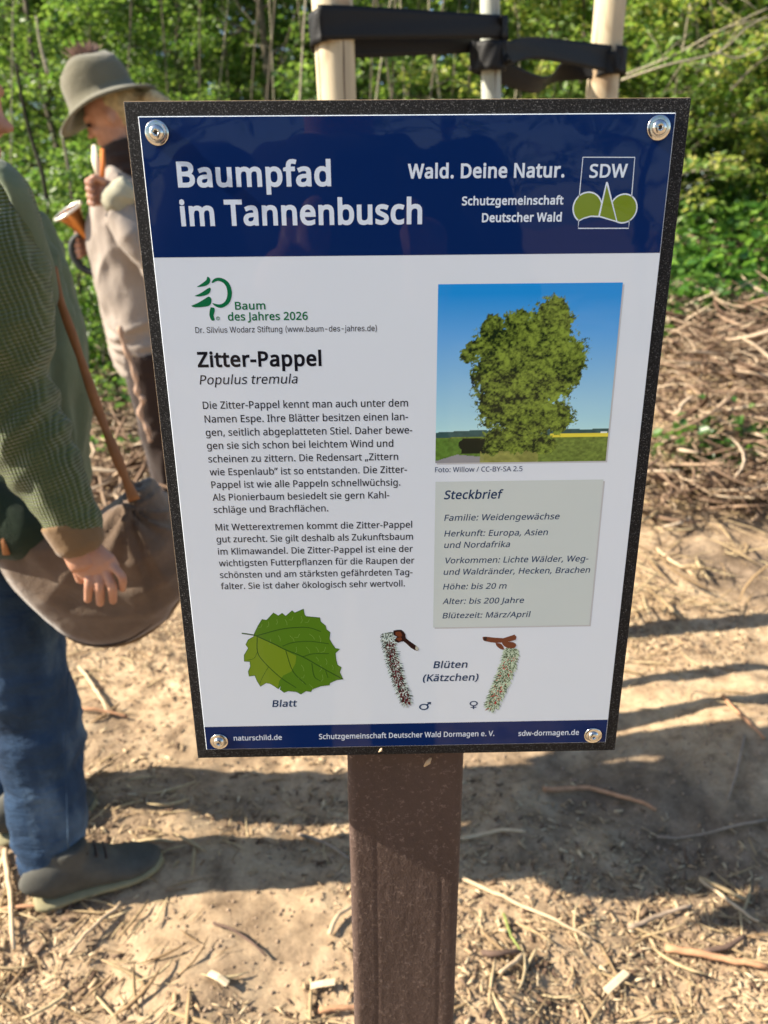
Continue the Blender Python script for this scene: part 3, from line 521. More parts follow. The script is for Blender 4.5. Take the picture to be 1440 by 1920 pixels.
GL = {"noto":{"(":[241,[[32,220,35,285,49,369,67,429,92,486,150,573,217,573,167,493,142,437,123,376,110,315,104,252,106,159,121,78,146,-1,182,-75,216,-127,150,-127,92,-42,61,34,38,135]]],")":[241,[[209,220,206,156,192,74,174,14,149,-42,91,-127,25,-127,78,-38,108,38,131,138,137,221,131,304,108,407,78,484,24,573,91,573,149,486,180,410,203,306]]],",":[215,[[154,84,132,12,85,-103,33,-103,41,-72,73,93,148,93]]],"-":[258,[[32,184,32,246,226,246,226,184]]],".":[215,[[58,43,68,80,82,92,107,97,126,94,147,81,153,68,157,43,153,18,147,6,126,-8,107,-11,88,-8,68,6]]],"/":[298,[[290,573,77,0,8,0,221,573]]],"0":[459,[[419,287,409,163,383,83,368,58,339,27,304,6,276,-3,229,-8,188,-4,153,8,122,27,96,54,76,88,54,152,44,202,40,257,41,346,52,423,65,467,83,504,119,547,149,566,186,577,249,580,287,573,320,558,361,520,391,467,405,423,417,346],[110,287,118,174,137,111,151,88,168,70,202,55,229,52,256,55,289,70,306,87,320,110,340,174,348,287,340,399,320,463,298,495,279,510,256,518,229,521,202,518,179,510,159,495,137,463,118,399]]],"2":[459,[[417,0,38,0,38,59,271,298,306,353,322,412,319,453,309,477,284,503,249,517,207,520,169,514,126,495,83,466,45,513,94,548,132,565,174,577,209,581,255,579,300,568,325,556,347,540,372,510,389,472,394,428,389,384,369,331,344,292,301,241,128,64,417,64]]],"5":[459,[[221,351,276,346,308,337,349,316,381,286,402,247,412,201,410,145,395,96,368,54,343,32,314,15,261,-2,199,-8,142,-4,91,6,51,23,51,90,83,74,134,59,214,52,252,58,284,70,302,82,323,106,339,150,340,194,332,225,306,262,262,284,221,291,164,290,99,280,64,302,86,573,373,573,373,508,146,508,132,342]]],"6":[459,[[44,245,51,342,69,419,103,486,121,510,155,539,196,562,246,576,306,581,350,578,377,573,377,513,326,522,273,521,229,510,183,482,151,443,134,407,121,352,115,291,150,326,170,340,203,353,244,358,287,356,329,344,365,322,384,303,406,266,416,236,420,202,419,147,406,97,391,68,372,44,336,15,291,-2,226,-8,175,2,130,26,92,65,64,117,48,185],[238,51,270,55,297,66,320,84,337,109,348,143,351,184,348,218,339,247,324,271,302,289,258,302,228,303,195,296,150,270,126,240,115,206,117,172,129,129,152,92,178,69,210,54]]],":":[215,[[58,43,68,80,82,92,107,97,126,94,147,81,153,68,157,43,153,18,147,6,126,-8,107,-11,88,-8,68,6],[58,387,68,424,82,436,107,441,126,438,147,425,153,412,157,387,155,369,147,350,126,335,107,332,88,335,68,350]]],"A":[512,[[437,0,368,177,330,177,141,177,73,0,0,0,224,575,289,575,512,0],[282,415,255,500,242,452,165,241,346,241]]],"B":[521,[[241,573,307,569,361,559,404,541,434,515,453,478,457,456,458,409,450,380,437,355,417,334,382,313,350,304,350,300,405,284,441,260,461,236,474,204,478,163,475,130,467,100,454,74,413,33,370,13,318,2,78,0,78,573],[256,329,300,332,347,345,365,361,381,394,383,438,369,474,339,496,308,506,268,510,150,511,150,329],[150,269,150,61,289,62,346,74,371,91,388,112,398,138,401,168,398,197,388,221,370,241,344,256,293,268]]],"C":[507,[[323,517,280,513,241,502,206,482,178,456,156,423,139,383,129,337,125,286,130,220,147,164,175,118,213,83,262,62,322,55,382,60,460,78,460,15,382,-4,312,-8,257,-4,208,8,166,28,115,72,89,109,69,154,52,230,49,287,57,369,73,424,109,486,145,523,189,552,242,571,281,579,338,581,409,572,482,547,453,486,383,511]]],"D":[585,[[536,292,532,231,521,178,501,131,458,74,420,45,376,23,325,8,237,0,78,0,78,286,78,573,309,569,359,558,424,529,476,484,513,425,528,376],[460,289,454,359,443,398,426,430,391,468,344,494,308,505,266,510,150,511,150,62,228,62,299,68,329,76,381,102,420,140,434,163,454,220]]],"E":[446,[[398,0,78,0,78,573,398,573,398,509,150,509,150,330,383,330,383,268,150,268,150,63,398,63]]],"F":[416,[[150,0,78,0,78,573,398,573,398,562,398,509,150,509,150,306,383,306,383,296,383,243,150,243]]],"H":[594,[[516,0,443,0,443,267,150,267,150,0,78,0,78,573,150,573,150,330,443,330,443,573,516,573]]],"I":[272,[[239,0,32,0,32,42,99,57,99,133,99,515,32,531,32,573,239,573,239,531,172,515,172,57,239,42]]],"J":[219,[[-3,-152,-37,-150,-63,-142,-63,-81,-21,-88,15,-87,44,-74,63,-53,71,-29,74,3,74,573,146,573,144,-26,128,-82,96,-122,52,-145]]],"K":[496,[[496,0,411,0,209,273,150,222,150,0,78,0,78,573,150,573,150,290,403,573,488,573,261,323]]],"L":[420,[[78,0,78,573,150,573,150,64,400,64,400,0]]],"M":[727,[[330,0,141,502,144,0,78,0,78,573,184,573,364,103,544,573,650,573,650,0,578,0,578,380,584,501,390,0]]],"N":[609,[[532,0,447,0,140,476,144,0,78,0,78,573,161,573,467,99,464,573,532,573]]],"P":[485,[[229,573,326,562,374,542,393,528,421,495,438,454,443,430,444,393,436,347,423,315,403,287,386,270,351,249,309,233,275,227,150,223,150,0,78,0,78,573],[223,511,150,511,150,285,242,286,298,296,338,318,362,353,370,401,361,449,334,484,306,499,269,508]]],"R":[499,[[236,573,320,565,368,548,404,522,429,488,439,460,444,410,440,368,432,344,415,315,393,291,330,257,487,0,403,0,264,237,245,237,150,237,150,0,78,0,78,573],[232,510,150,510,150,298,278,301,312,310,338,325,362,360,369,390,368,430,360,459,343,481,310,500,275,508]]],"S":[440,[[403,153,396,106,378,66,347,34,291,5,238,-6,167,-7,91,2,41,19,41,88,142,59,186,55,240,58,282,70,305,85,321,105,330,138,325,180,302,213,267,236,161,279,114,305,79,337,57,375,48,435,58,490,79,523,123,557,180,576,246,581,318,572,389,549,366,487,313,505,266,515,206,516,169,507,148,494,133,478,124,457,121,434,129,393,156,362,204,335,307,293,362,256,385,228,395,206]]],"T":[446,[[259,0,187,0,187,509,8,509,8,573,437,573,437,509,259,509]]],"V":[481,[[481,573,277,0,204,0,0,573,75,573,226,139,241,80,269,184,405,573]]],"W":[746,[[735,573,583,0,510,0,394,392,370,488,348,391,234,0,161,0,10,573,85,573,190,151,201,87,224,197,333,573,407,573,520,200,544,87,565,199,660,573]]],"Y":[454,[[227,291,376,573,454,573,263,222,263,0,227,0,191,0,191,219,0,573,79,573]]],"Z":[459,[[427,0,30,0,30,55,332,508,40,508,40,573,419,573,419,518,118,64,427,64]]],"a":[450,[[231,437,299,429,333,414,358,390,375,358,385,293,385,0,334,0,317,61,279,22,242,2,195,-7,136,-4,103,6,75,23,55,48,42,80,37,119,43,159,59,192,87,219,127,238,179,251,316,259,310,330,300,351,275,371,240,379,194,378,153,366,106,347,84,400,164,429],[252,208,204,204,167,195,141,182,118,155,110,119,120,79,148,57,188,49,223,52,266,70,290,90,306,117,314,152,315,210]]],"b":[493,[[139,461,135,373,169,405,200,425,240,435,298,435,344,423,384,398,416,361,428,338,444,283,448,250,448,191,444,147,434,109,419,75,390,36,365,17,337,3,306,-5,240,-6,189,10,161,31,139,55,133,55,119,0,68,0,68,609,139,609],[260,379,219,374,188,361,165,339,150,308,140,252,140,189,150,125,165,93,187,70,202,62,239,52,280,52,326,70,348,93,364,125,373,166,376,216,373,265,364,306,348,338,325,361,296,374]]],"c":[385,[[241,-8,204,-5,154,8,125,24,99,45,69,87,55,123,47,165,44,213,47,262,63,324,80,358,114,396,142,415,191,432,245,438,288,435,358,415,337,356,284,372,244,376,217,374,182,364,148,335,136,315,123,277,117,213,121,166,136,114,155,86,181,66,214,55,262,54,302,60,351,78,351,15,304,-2]]],"d":[493,[[221,-8,171,-2,128,17,92,48,65,91,49,146,45,179,45,249,56,311,78,361,93,381,110,398,149,424,195,436,262,434,317,411,358,374,355,424,354,609,425,609,425,0,368,0,358,58,354,58,329,29,303,11,262,-4],[232,51,290,60,317,77,336,102,352,154,354,239,343,304,319,349,291,368,231,379,181,368,146,334,130,300,120,260,117,213,120,165,137,108,156,80,182,62]]],"e":[452,[[234,438,286,432,316,421,354,396,374,373,396,331,406,299,411,201,117,201,122,157,134,120,167,79,197,62,233,53,316,58,392,82,392,20,316,-3,231,-7,176,3,128,26,90,61,62,108,47,167,44,212,50,277,68,333,96,377,134,411,181,431],[233,380,188,372,154,348,130,309,119,257,338,257,333,302,312,346,275,373]]],"f":[276,[[266,375,158,375,158,0,87,0,87,375,12,375,12,408,87,432,91,507,110,558,142,591,186,609,252,612,310,599,292,544,240,555,206,553,189,545,175,532,162,502,158,430,266,430]]],"g":[493,[[221,438,261,434,297,422,329,402,355,373,359,373,369,430,425,430,423,-46,410,-95,388,-135,354,-164,310,-183,254,-191,203,-191,147,-186,99,-173,78,-165,78,-100,149,-125,237,-134,286,-126,312,-111,334,-90,347,-63,354,-31,358,57,320,21,276,-1,221,-8,170,-2,126,18,108,33,77,72,56,121,45,180,45,247,56,306,77,356,108,396,147,423,169,431],[230,379,207,377,178,365,153,344,135,315,123,277,117,230,124,143,146,92,182,60,214,51,243,50,288,58,309,69,340,105,353,151,356,233,347,296,332,331,302,362,270,375]]],"h":[496,[[139,431,135,370,140,370,167,402,196,420,238,434,273,437,321,433,360,421,391,400,413,370,423,345,430,298,431,0,361,0,361,275,355,321,345,344,329,361,295,376,265,379,235,377,199,366,173,346,154,319,144,283,139,239,139,0,68,0,68,609,139,609]]],"i":[207,[[139,430,139,0,68,0,68,430],[104,591,119,588,137,576,145,546,142,526,133,512,104,501,75,512,66,526,63,546,71,576,88,588]]],"k":[428,[[138,291,135,221,138,221,189,285,326,430,409,430,235,246,421,0,336,0,187,200,138,158,138,0,68,0,68,609,138,609]]],"l":[207,[[139,0,68,0,68,609,139,609]]],"m":[750,[[540,438,584,434,636,412,660,387,676,352,685,280,685,0,615,0,614,293,606,333,586,361,567,372,542,378,490,375,460,362,430,329,418,298,412,259,411,0,342,0,342,288,337,317,325,347,296,371,263,379,215,374,185,360,159,329,142,270,139,0,68,0,68,430,125,430,136,371,140,371,167,404,209,428,258,438,312,434,360,414,378,398,398,366,402,366,427,398,461,420,499,434]]],"n":[496,[[275,438,322,434,377,412,403,387,421,352,431,280,431,0,361,0,360,292,351,333,329,361,295,376,265,379,222,374,189,361,166,338,151,308,142,269,139,223,139,0,68,0,68,430,125,430,136,371,140,371,168,404,197,422,231,433]]],"o":[485,[[442,216,432,135,404,71,379,41,359,25,299,-1,256,-8,214,-6,151,12,100,51,77,83,59,121,48,165,44,216,50,282,61,319,86,366,109,392,137,412,186,431,244,438,299,431,347,412,375,392,408,352,424,319,439,261],[117,216,123,154,141,105,172,71,216,53,257,52,283,56,323,78,351,116,366,169,367,248,350,315,338,335,314,359,270,377,242,379,202,374,186,368,158,348,138,320,124,284]]],"p":[493,[[273,438,322,432,365,413,401,383,428,340,444,284,449,216,444,148,434,110,410,62,390,37,352,9,322,-2,272,-8,222,-2,176,19,139,55,134,55,137,20,139,-192,68,-192,68,430,126,430,139,371,164,400,197,422,231,434],[260,379,221,375,181,356,161,333,145,289,139,229,144,152,159,103,188,70,208,59,246,52,274,52,308,60,341,88,359,119,368,144,375,186,375,241,369,283,357,319,338,348,312,368]]],"r":[331,[[269,438,319,433,310,368,247,373,217,363,189,346,171,327,152,297,141,260,139,229,139,0,68,0,68,430,126,430,137,351,164,388,191,412,231,433]]],"s":[384,[[348,119,343,81,327,49,302,24,268,6,210,-6,148,-7,88,2,42,19,42,83,128,54,166,49,211,51,247,61,263,72,277,94,280,112,274,137,259,154,222,176,93,233,63,259,45,292,42,341,52,372,85,408,118,425,179,437,228,437,286,427,339,409,315,353,238,376,170,378,148,374,124,361,111,343,108,328,116,302,139,282,268,226,314,197,341,160]]],"t":[289,[[212,50,272,59,272,5,213,-8,178,-7,138,4,112,20,91,44,78,78,74,108,74,375,13,375,13,392,13,409,75,437,103,528,144,528,144,430,269,430,269,375,144,375,146,103,153,84,170,63,185,55]]],"u":[496,[[427,430,427,0,370,0,359,57,321,20,298,7,264,-3,203,-8,146,3,112,21,81,59,68,99,63,148,63,430,135,430,135,153,140,108,151,85,166,68,188,57,230,51,260,53,296,64,322,83,341,110,352,146,357,190,357,430]]],"v":[407,[[163,0,0,430,75,430,204,63,332,430,407,430,244,0]]],"w":[630,[[346,243,313,357,288,253,207,1,127,1,9,431,82,431,155,147,169,73,175,84,201,188,277,431,354,431,440,149,457,74,549,431,621,431,502,1,419,1]]],"x":[424,[[170,220,22,430,48,430,102,430,213,268,322,430,402,430,253,220,410,0,330,0,213,172,94,0,14,0]]],"z":[377,[[346,0,31,0,31,47,262,375,45,375,45,430,340,430,340,377,112,55,346,55]]],"|":[442,[[192,609,250,609,250,-193,192,-193]]],"®":[667,[[224,111,224,461,366,458,398,450,432,426,446,403,452,374,448,324,427,291,391,266,484,111,415,111,334,249,326,249,285,249,285,111],[325,299,353,303,368,310,379,321,389,340,391,365,384,387,369,401,355,407,285,410,285,299],[334,-8,272,-3,216,14,166,40,122,75,87,118,61,168,45,225,39,286,45,348,61,404,87,454,122,498,166,533,216,559,272,575,334,581,392,575,448,559,498,533,542,498,578,454,605,404,622,348,628,286,623,225,606,168,580,118,545,75,501,40,451,14,395,-3],[334,34,384,39,430,53,472,75,509,105,540,142,563,185,577,233,582,286,578,337,564,384,541,427,512,464,476,495,418,524,386,533,334,538,281,534,233,520,191,497,154,467,125,430,103,387,89,339,84,286,89,236,103,188,125,145,154,108,191,77,233,54,281,39]]],"ä":[450,[[231,437,299,429,333,414,358,390,375,358,385,293,385,0,334,0,317,61,279,22,242,2,195,-7,136,-4,103,6,75,23,55,48,42,80,37,119,43,159,59,192,87,219,127,238,179,251,316,259,310,330,300,351,275,371,240,379,194,378,153,366,106,347,84,400,164,429],[252,208,204,204,167,195,141,182,118,155,110,119,120,79,148,57,188,49,223,52,266,70,290,90,306,117,314,152,315,210],[113,546,116,564,124,576,151,585,169,581,181,573,188,546,181,520,169,510,151,506,124,516,116,529],[264,546,271,573,283,581,301,585,319,581,331,573,338,546,331,520,319,510,301,506,283,510,271,520]]],"ö":[485,[[442,216,432,135,404,71,379,41,359,25,299,-1,256,-8,214,-6,151,12,100,51,77,83,59,121,48,165,44,216,50,282,61,319,86,366,109,392,137,412,186,431,244,438,299,431,347,412,375,392,408,352,424,319,439,261],[117,216,123,154,141,105,172,71,216,53,257,52,283,56,323,78,351,116,366,169,367,248,350,315,338,335,314,359,270,377,242,379,202,374,186,368,158,348,138,320,124,284],[131,546,138,573,150,581,168,585,195,576,203,564,206,546,203,529,195,516,168,506,150,510,138,520],[281,546,289,573,300,581,318,585,345,576,353,564,356,546,353,529,345,516,318,506,292,516,284,529]]],"ü":[496,[[427,430,427,0,370,0,359,57,321,20,298,7,264,-3,203,-8,146,3,112,21,81,59,68,99,63,148,63,430,135,430,135,153,140,108,151,85,166,68,188,57,230,51,260,53,296,64,322,83,341,110,352,146,357,190,357,430],[136,546,143,573,155,581,173,585,200,576,208,564,211,546,208,529,200,516,173,506,155,510,143,520],[286,546,294,573,305,581,323,585,350,576,358,564,361,546,358,529,350,516,323,506,297,516,289,529]]],"”":[288,[[278,564,252,481,209,376,156,376,164,407,197,573,273,573],[130,564,100,470,61,376,10,376,21,424,49,573,124,573]]],"„":[334,[[294,84,267,1,225,-103,172,-103,180,-72,213,93,288,93],[145,84,123,12,76,-103,25,-103,36,-55,64,93,140,93]]]," ":[209,[]]},"inter":{"(":[273,[[89,207,94,284,114,384,146,477,177,539,236,539,205,466,179,389,161,313,154,258,152,176,163,99,188,16,236,-96,177,-96,150,-47,119,29,105,80,92,156]]],")":[273,[[37,-96,72,-18,97,52,116,131,122,192,117,276,104,351,69,466,37,539,67,539,97,539,128,477,148,422,176,303,183,245,183,181,174,104,161,53,134,-23,110,-72,97,-96]]],"-":[453,[[337,244,337,188,114,188,114,244]]],".":[188,[[95,-4,78,-1,63,9,53,24,50,41,53,59,63,73,78,83,95,87,113,83,128,73,138,59,141,41,138,24,128,9,113,-1]]],"D":[502,[[219,0,96,0,96,57,254,60,288,68,318,81,354,110,379,149,394,198,399,255,397,294,385,346,372,375,354,399,320,428,291,441,221,452,93,452,93,509,272,506,334,488,385,455,412,426,442,371,459,305,462,255,459,205,449,159,423,101,398,68,368,42,312,14,268,3],[125,509,125,0,60,0,60,509]]],"S":[447,[[224,-9,157,-1,115,15,91,31,72,49,51,83,38,137,104,137,118,95,150,66,194,51,246,50,295,64,329,92,342,114,346,130,340,168,322,189,296,205,164,245,98,279,75,300,60,326,53,356,53,386,58,413,75,448,102,476,125,492,165,508,195,514,244,516,274,512,329,492,369,459,390,427,401,378,337,378,327,412,302,437,267,453,214,459,167,448,134,424,117,391,119,352,137,329,162,311,312,264,359,238,384,213,399,189,407,161,407,125,393,75,370,43,349,25,294,0]]],"W":[686,[[155,0,16,509,82,509,170,171,197,40,189,40,209,136,306,509,380,509,462,196,497,40,488,40,506,128,603,509,670,509,530,0,455,0,351,391,336,475,341,475,350,475,330,371,230,0]]],"a":[389,[[160,-9,126,-5,94,5,54,36,38,63,30,96,32,128,39,154,64,184,100,204,143,215,261,233,275,246,275,272,260,307,240,322,220,329,187,331,163,327,137,316,118,301,100,274,41,291,57,322,79,346,104,364,143,378,184,384,216,383,263,372,300,350,327,311,335,278,337,0,277,0,277,52,272,52,252,25,229,8,199,-4],[170,45,202,49,235,64,259,86,274,122,276,190,259,182,200,171,154,164,122,154,103,139,93,118,94,87,106,68,130,52]]],"b":[424,[[229,-8,198,-5,165,8,142,26,118,59,112,59,112,0,53,0,53,509,114,509,116,319,146,356,179,377,217,384,260,381,301,368,325,352,354,320,376,278,388,227,389,169,385,133,370,84,345,45,313,16,274,-2],[220,47,262,55,300,88,320,128,328,189,320,250,301,289,288,305,263,322,220,330,178,322,161,312,140,291,121,252,113,189,121,126,140,87,162,65,179,55]]],"d":[424,[[195,-8,151,-2,111,16,79,45,62,70,43,116,35,169,36,227,49,278,71,320,100,352,124,368,165,381,207,384,245,377,278,356,308,319,311,509,372,509,372,0,313,0,313,59,307,59,287,31,259,8,227,-5],[205,47,246,55,263,65,284,87,306,137,312,189,304,252,284,291,246,322,205,330,162,322,124,289,104,250,96,189,102,139,124,88,137,72,162,55]]],"e":[404,[[212,-8,160,-2,130,9,92,35,64,71,44,116,36,150,35,206,43,259,62,304,102,350,142,373,188,383,226,383,266,374,302,355,327,333,347,305,361,270,369,227,371,169,75,169,75,221,338,221,310,202,307,237,298,269,277,302,255,319,227,328,194,330,164,323,138,307,114,279,102,251,96,178,102,127,121,88,151,61,190,48,234,48,276,65,293,83,306,105,365,91,342,47,311,19,272,0]]],"f":[254,[[228,379,228,327,6,327,6,379],[81,0,81,432,85,461,96,486,113,505,135,519,161,527,206,529,243,521,235,494,227,468,199,474,171,470,154,460,145,443,142,0]]],"g":[425,[[207,-151,156,-146,105,-127,76,-104,51,-69,101,-41,131,-74,169,-93,222,-96,272,-82,298,-57,308,-34,311,68,306,68,287,41,272,28,227,8,165,7,113,27,90,43,62,77,43,120,36,154,35,210,39,246,49,278,71,320,100,352,125,368,166,381,196,384,228,382,253,373,279,356,308,319,313,319,313,379,372,379,372,-9,367,-54,350,-90,314,-124,265,-144],[205,59,247,66,264,75,285,95,304,131,312,193,304,253,285,291,272,306,247,322,205,330,162,322,145,312,124,290,102,241,96,193,102,144,124,96,145,76,163,67]]],"h":[410,[[114,227,114,0,53,0,53,509,114,509,114,287,102,287,132,344,152,362,187,379,227,384,264,380,295,369,321,349,346,310,355,271,357,0,296,0,295,249,286,286,265,312,246,323,210,329,184,326,161,317,141,303,126,283,117,257]]],"i":[167,[[53,0,53,379,114,379,114,0],[84,443,68,446,50,459,41,483,44,499,54,512,68,521,84,524,100,521,114,512,123,499,126,483,123,468,114,455,100,446]]],"j":[167,[[53,379,114,379,113,-52,102,-90,80,-119,47,-137,-3,-143,-10,-143,-10,-87,18,-85,36,-77,47,-61,53,-38],[83,443,67,446,53,455,44,468,41,483,44,499,53,512,67,521,83,524,100,521,114,512,123,499,126,483,123,468,114,455,100,446]]],"l":[189,[[139,-2,101,3,82,13,62,37,54,71,53,509,114,509,114,99,120,62,135,53,170,54,181,3]]],"m":[610,[[53,0,53,379,112,379,112,295,108,295,118,323,144,358,180,379,219,386,257,380,287,361,314,320,321,295,312,295,326,328,343,350,373,371,408,383,448,386,478,380,506,367,529,346,550,307,557,270,557,0,496,0,493,279,486,298,473,313,448,326,419,330,388,326,368,316,349,296,338,270,335,0,274,0,272,280,265,297,246,317,229,325,199,330,171,326,145,312,126,289,117,266,114,0]]],"n":[410,[[114,227,114,0,53,0,53,379,112,379,112,287,102,287,132,344,152,362,187,379,227,384,264,380,295,369,321,349,346,310,355,271,357,0,296,0,295,249,286,286,265,312,246,323,210,329,184,326,161,317,141,303,126,283,117,257]]],"o":[415,[[207,-8,159,-2,130,9,82,46,56,85,44,116,34,187,44,260,56,291,82,330,130,367,159,378,207,384,256,378,286,367,334,330,352,305,371,260,381,187,371,116,352,71,334,46,312,25,286,9,256,-2],[207,46,252,55,278,73,292,88,311,128,319,187,311,247,292,287,278,303,252,321,207,330,163,321,145,310,124,287,104,247,96,187,104,128,124,88,145,66,163,55]]],"r":[259,[[53,0,53,379,112,379,115,321,130,347,161,372,191,383,243,384,243,322,198,326,166,318,140,301,122,277,114,237,114,0]]],"s":[365,[[182,-8,123,0,84,18,50,54,36,94,94,107,105,79,117,65,140,52,170,45,206,47,227,53,244,62,262,81,267,95,266,115,249,140,221,153,133,174,104,186,64,217,50,249,47,274,52,305,65,332,79,347,126,375,187,384,234,379,271,363,304,332,324,290,268,277,254,304,228,325,199,333,166,331,139,322,119,305,110,285,113,258,124,243,144,232,246,205,287,187,320,153,328,131,331,107,323,65,290,24,248,2]]],"t":[227,[[204,379,204,327,6,327,6,379],[65,471,126,471,128,76,136,61,150,53,174,50,202,54,213,2,176,-4,138,-1,113,7,92,21,72,52,65,93]]],"u":[410,[[182,-5,146,-1,105,16,81,39,60,82,53,139,53,379,114,379,115,130,120,104,130,84,145,67,164,56,200,50,234,55,269,76,287,105,296,142,296,379,357,379,357,0,298,0,298,92,307,92,301,75,286,47,268,25,234,5]]],"v":[389,[[163,0,17,379,84,379,173,132,206,21,184,21,220,144,305,379,371,379,226,0]]],"w":[551,[[303,213,274,312,252,221,181,1,111,1,8,377,72,377,136,129,148,64,153,74,176,164,242,377,310,377,385,130,400,65,480,377,543,377,439,1,367,1]]],"z":[380,[[42,0,42,46,254,320,48,323,48,379,333,379,333,331,126,56,339,56,339,0]]]," ":[188,[]]},"sym":{"♀":[254,[[114,0,114,53,56,53,56,68,56,76,114,76,114,119,76,133,46,160,28,196,25,230,39,271,69,303,109,320,154,318,186,303,216,271,228,239,228,205,218,174,198,148,172,129,140,119,140,76,195,76,195,53,140,53,140,0],[127,143,154,148,182,166,200,194,205,221,200,247,182,274,160,290,127,297,94,290,72,274,57,253,50,221,57,188,72,166,100,148]]],"♂":[303,[[127,0,101,4,76,14,44,43,31,67,25,93,31,137,55,173,76,189,101,199,149,201,188,183,234,234,214,244,195,253,278,262,278,179,254,216,207,164,220,145,228,119,228,84,220,59,205,36,179,14,154,4],[127,25,160,32,182,48,200,75,205,102,200,128,182,156,154,174,127,178,94,171,72,156,54,128,50,102,57,69,72,48,94,32]]]}}
def lettering(text, left, right, cap, mat, bold=0.0, italic=0.0, font='noto', y=L2, parent=None, name='lettering'):
    """left/right: photograph positions of the two ends of the base line; cap: top of a capital above left"""
    g = GL[font]; x = 0; lo = 1e9; hi = -1e9; VL = []; FL = []; lay = 0
    for ch in text:
        src = g if ch in g else GL['sym']
        adv, sp_ = src[ch]
        cs = []
        for L in sp_:
            P = np.array(L, float).reshape(-1, 2)/1000
            keep = [i for i in range(len(P)) if np.abs(P[i]-P[i-1]).max() > (0.013 if bold > 0.01 else 1e-6)]; P = P[keep]
            ar = 0.5*np.sum(P[:, 0]*np.roll(P[:, 1], -1)-np.roll(P[:, 0], -1)*P[:, 1]); cs.append((ar, P))
        if cs:
            big = max(cs, key=lambda c: abs(c[0]))[0]; sg = 1 if big > 0 else -1
            outer = [c for c in cs if c[0]*sg > 0]; holes = [c for c in cs if c[0]*sg < 0]
            def grow(P, k):
                if bold > 0.01:          # open sharp notches before thickening
                    P = P.copy(); n_ = len(P)
                    for i in range(n_):
                        a_, b_, c_ = P[i-1], P[i], P[(i+1) % n_]; e1 = a_-b_; e2 = c_-b_
                        cs_ = np.dot(e1, e2)/(np.linalg.norm(e1)*np.linalg.norm(e2)+1e-9); cr_ = (b_[0]-a_[0])*(c_[1]-b_[1])-(b_[1]-a_[1])*(c_[0]-b_[0])
                        if cs_ > 0.35 and cr_*sg < 0 and np.linalg.norm(a_-c_) < 2.8*bold: P[i] = (a_+c_)/2
                e = np.roll(P, -1, 0)-P; e /= np.linalg.norm(e, axis=1)[:, None]; nn = np.stack([e[:, 1], -e[:, 0]], 1)
                m_ = nn+np.roll(nn, 1, 0); m_ /= np.maximum(0.35, np.sum(m_*nn, 1))[:, None]; return P+m_*k
            def inside(p, P):
                c = False
                for i in range(len(P)):
                    (x1, y1), (x2, y2) = P[i-1], P[i]
                    if (y1 > p[1]) != (y2 > p[1]) and p[0] < (x2-x1)*(p[1]-y1)/(y2-y1)+x1: c = not c
                return c
            for _, P in outer:
                hs = [H for _, H in holes if inside(H[0], P)]
                rings_ = [grow(P, bold*sg)]+[grow(H, bold*sg) for H in hs]
                flat = np.concatenate(rings_)
                T = tessellate_polygon([[Vector((q[0], q[1], 0)) for q in r_] for r_ in rings_])
                o_ = sum(len(z) for z in VL)
                VL.append(np.concatenate([flat+np.array([x/1000, 0]), np.full((len(flat), 1), -0.0000007*lay)], 1)); lay = (lay+1) % 4
                for t in T:
                    p0, p1, p2 = flat[t[0]], flat[t[1]], flat[t[2]]; cr = (p1[0]-p0[0])*(p2[1]-p0[1])-(p1[1]-p0[1])*(p2[0]-p0[0])
                    if abs(cr) > 1e-9: FL.append(tuple(i+o_ for i in (t if cr > 0 else t[::-1])))
        x += adv+bold*1000*0.9
    co = np.concatenate(VL); lo = co[:, 0].min(); hi = co[:, 0].max()
    u0, v0 = px2uv(*left); u1, v1 = px2uv(*right); _, vc = px2uv(left[0], cap)
    ch_ = {'noto': 0.582, 'inter': 0.509, 'sym': {'♂': 0.262, '♀': 0.320}.get(text, 0.6)}[font]
    sy = (vc-v0)/ch_; sx = (u1-u0)/(hi-lo)
    n = len(co)
    U = u0+(co[:, 0]-lo+co[:, 1]*italic)*sx; Vv = (v0+(v1-v0)*0.5)+co[:, 1]*sy
    me = pymesh(name, np.stack([PX+U/1000, y+co[:, 2], PZ+Vv/1000], 1).tolist(), FL)
    return link(name, me, mat, parent or sheet)
B = 0.027
lettering('Baumpfad', (334, 349.8), (621, 347), 304.5, INKW, B, name='title_lettering')
lettering('im Tannenbusch', (340, 422.8), (791.4, 417.8), 377, INKW, B, name='title_lettering')
lettering('Wald. Deine Natur.', (764.5, 333.7), (1058, 331.7), 307.8, INKW, B)
lettering('Schutzgemeinschaft', (866, 384.4), (1056, 382.8), 369, INKW, B)
lettering('Deutscher Wald', (903.5, 416), (1052.7, 414.9), 400, INKW, B)
lettering('Zitter-Pappel', (371, 687.3), (603, 685.7), 660, INKB, B, name='title_lettering')
lettering('Populus tremula', (374.5, 720.5), (557, 719.3), 703, INKB, 0.006, 0.18)
lettering('Baum', (441, 580.3), (498, 580), 566, INKG, 0.02)
lettering('des Jahres 2026', (427.7, 600.7), (577.3, 599.7), 586, INKG, 0.02)
lettering('Dr. Silvius Wodarz Stiftung (www.baum-des-jahres.de)', (366.7, 623.7), (706.7, 621.3), 612.7, INKB, 0.004, 0, 'inter')
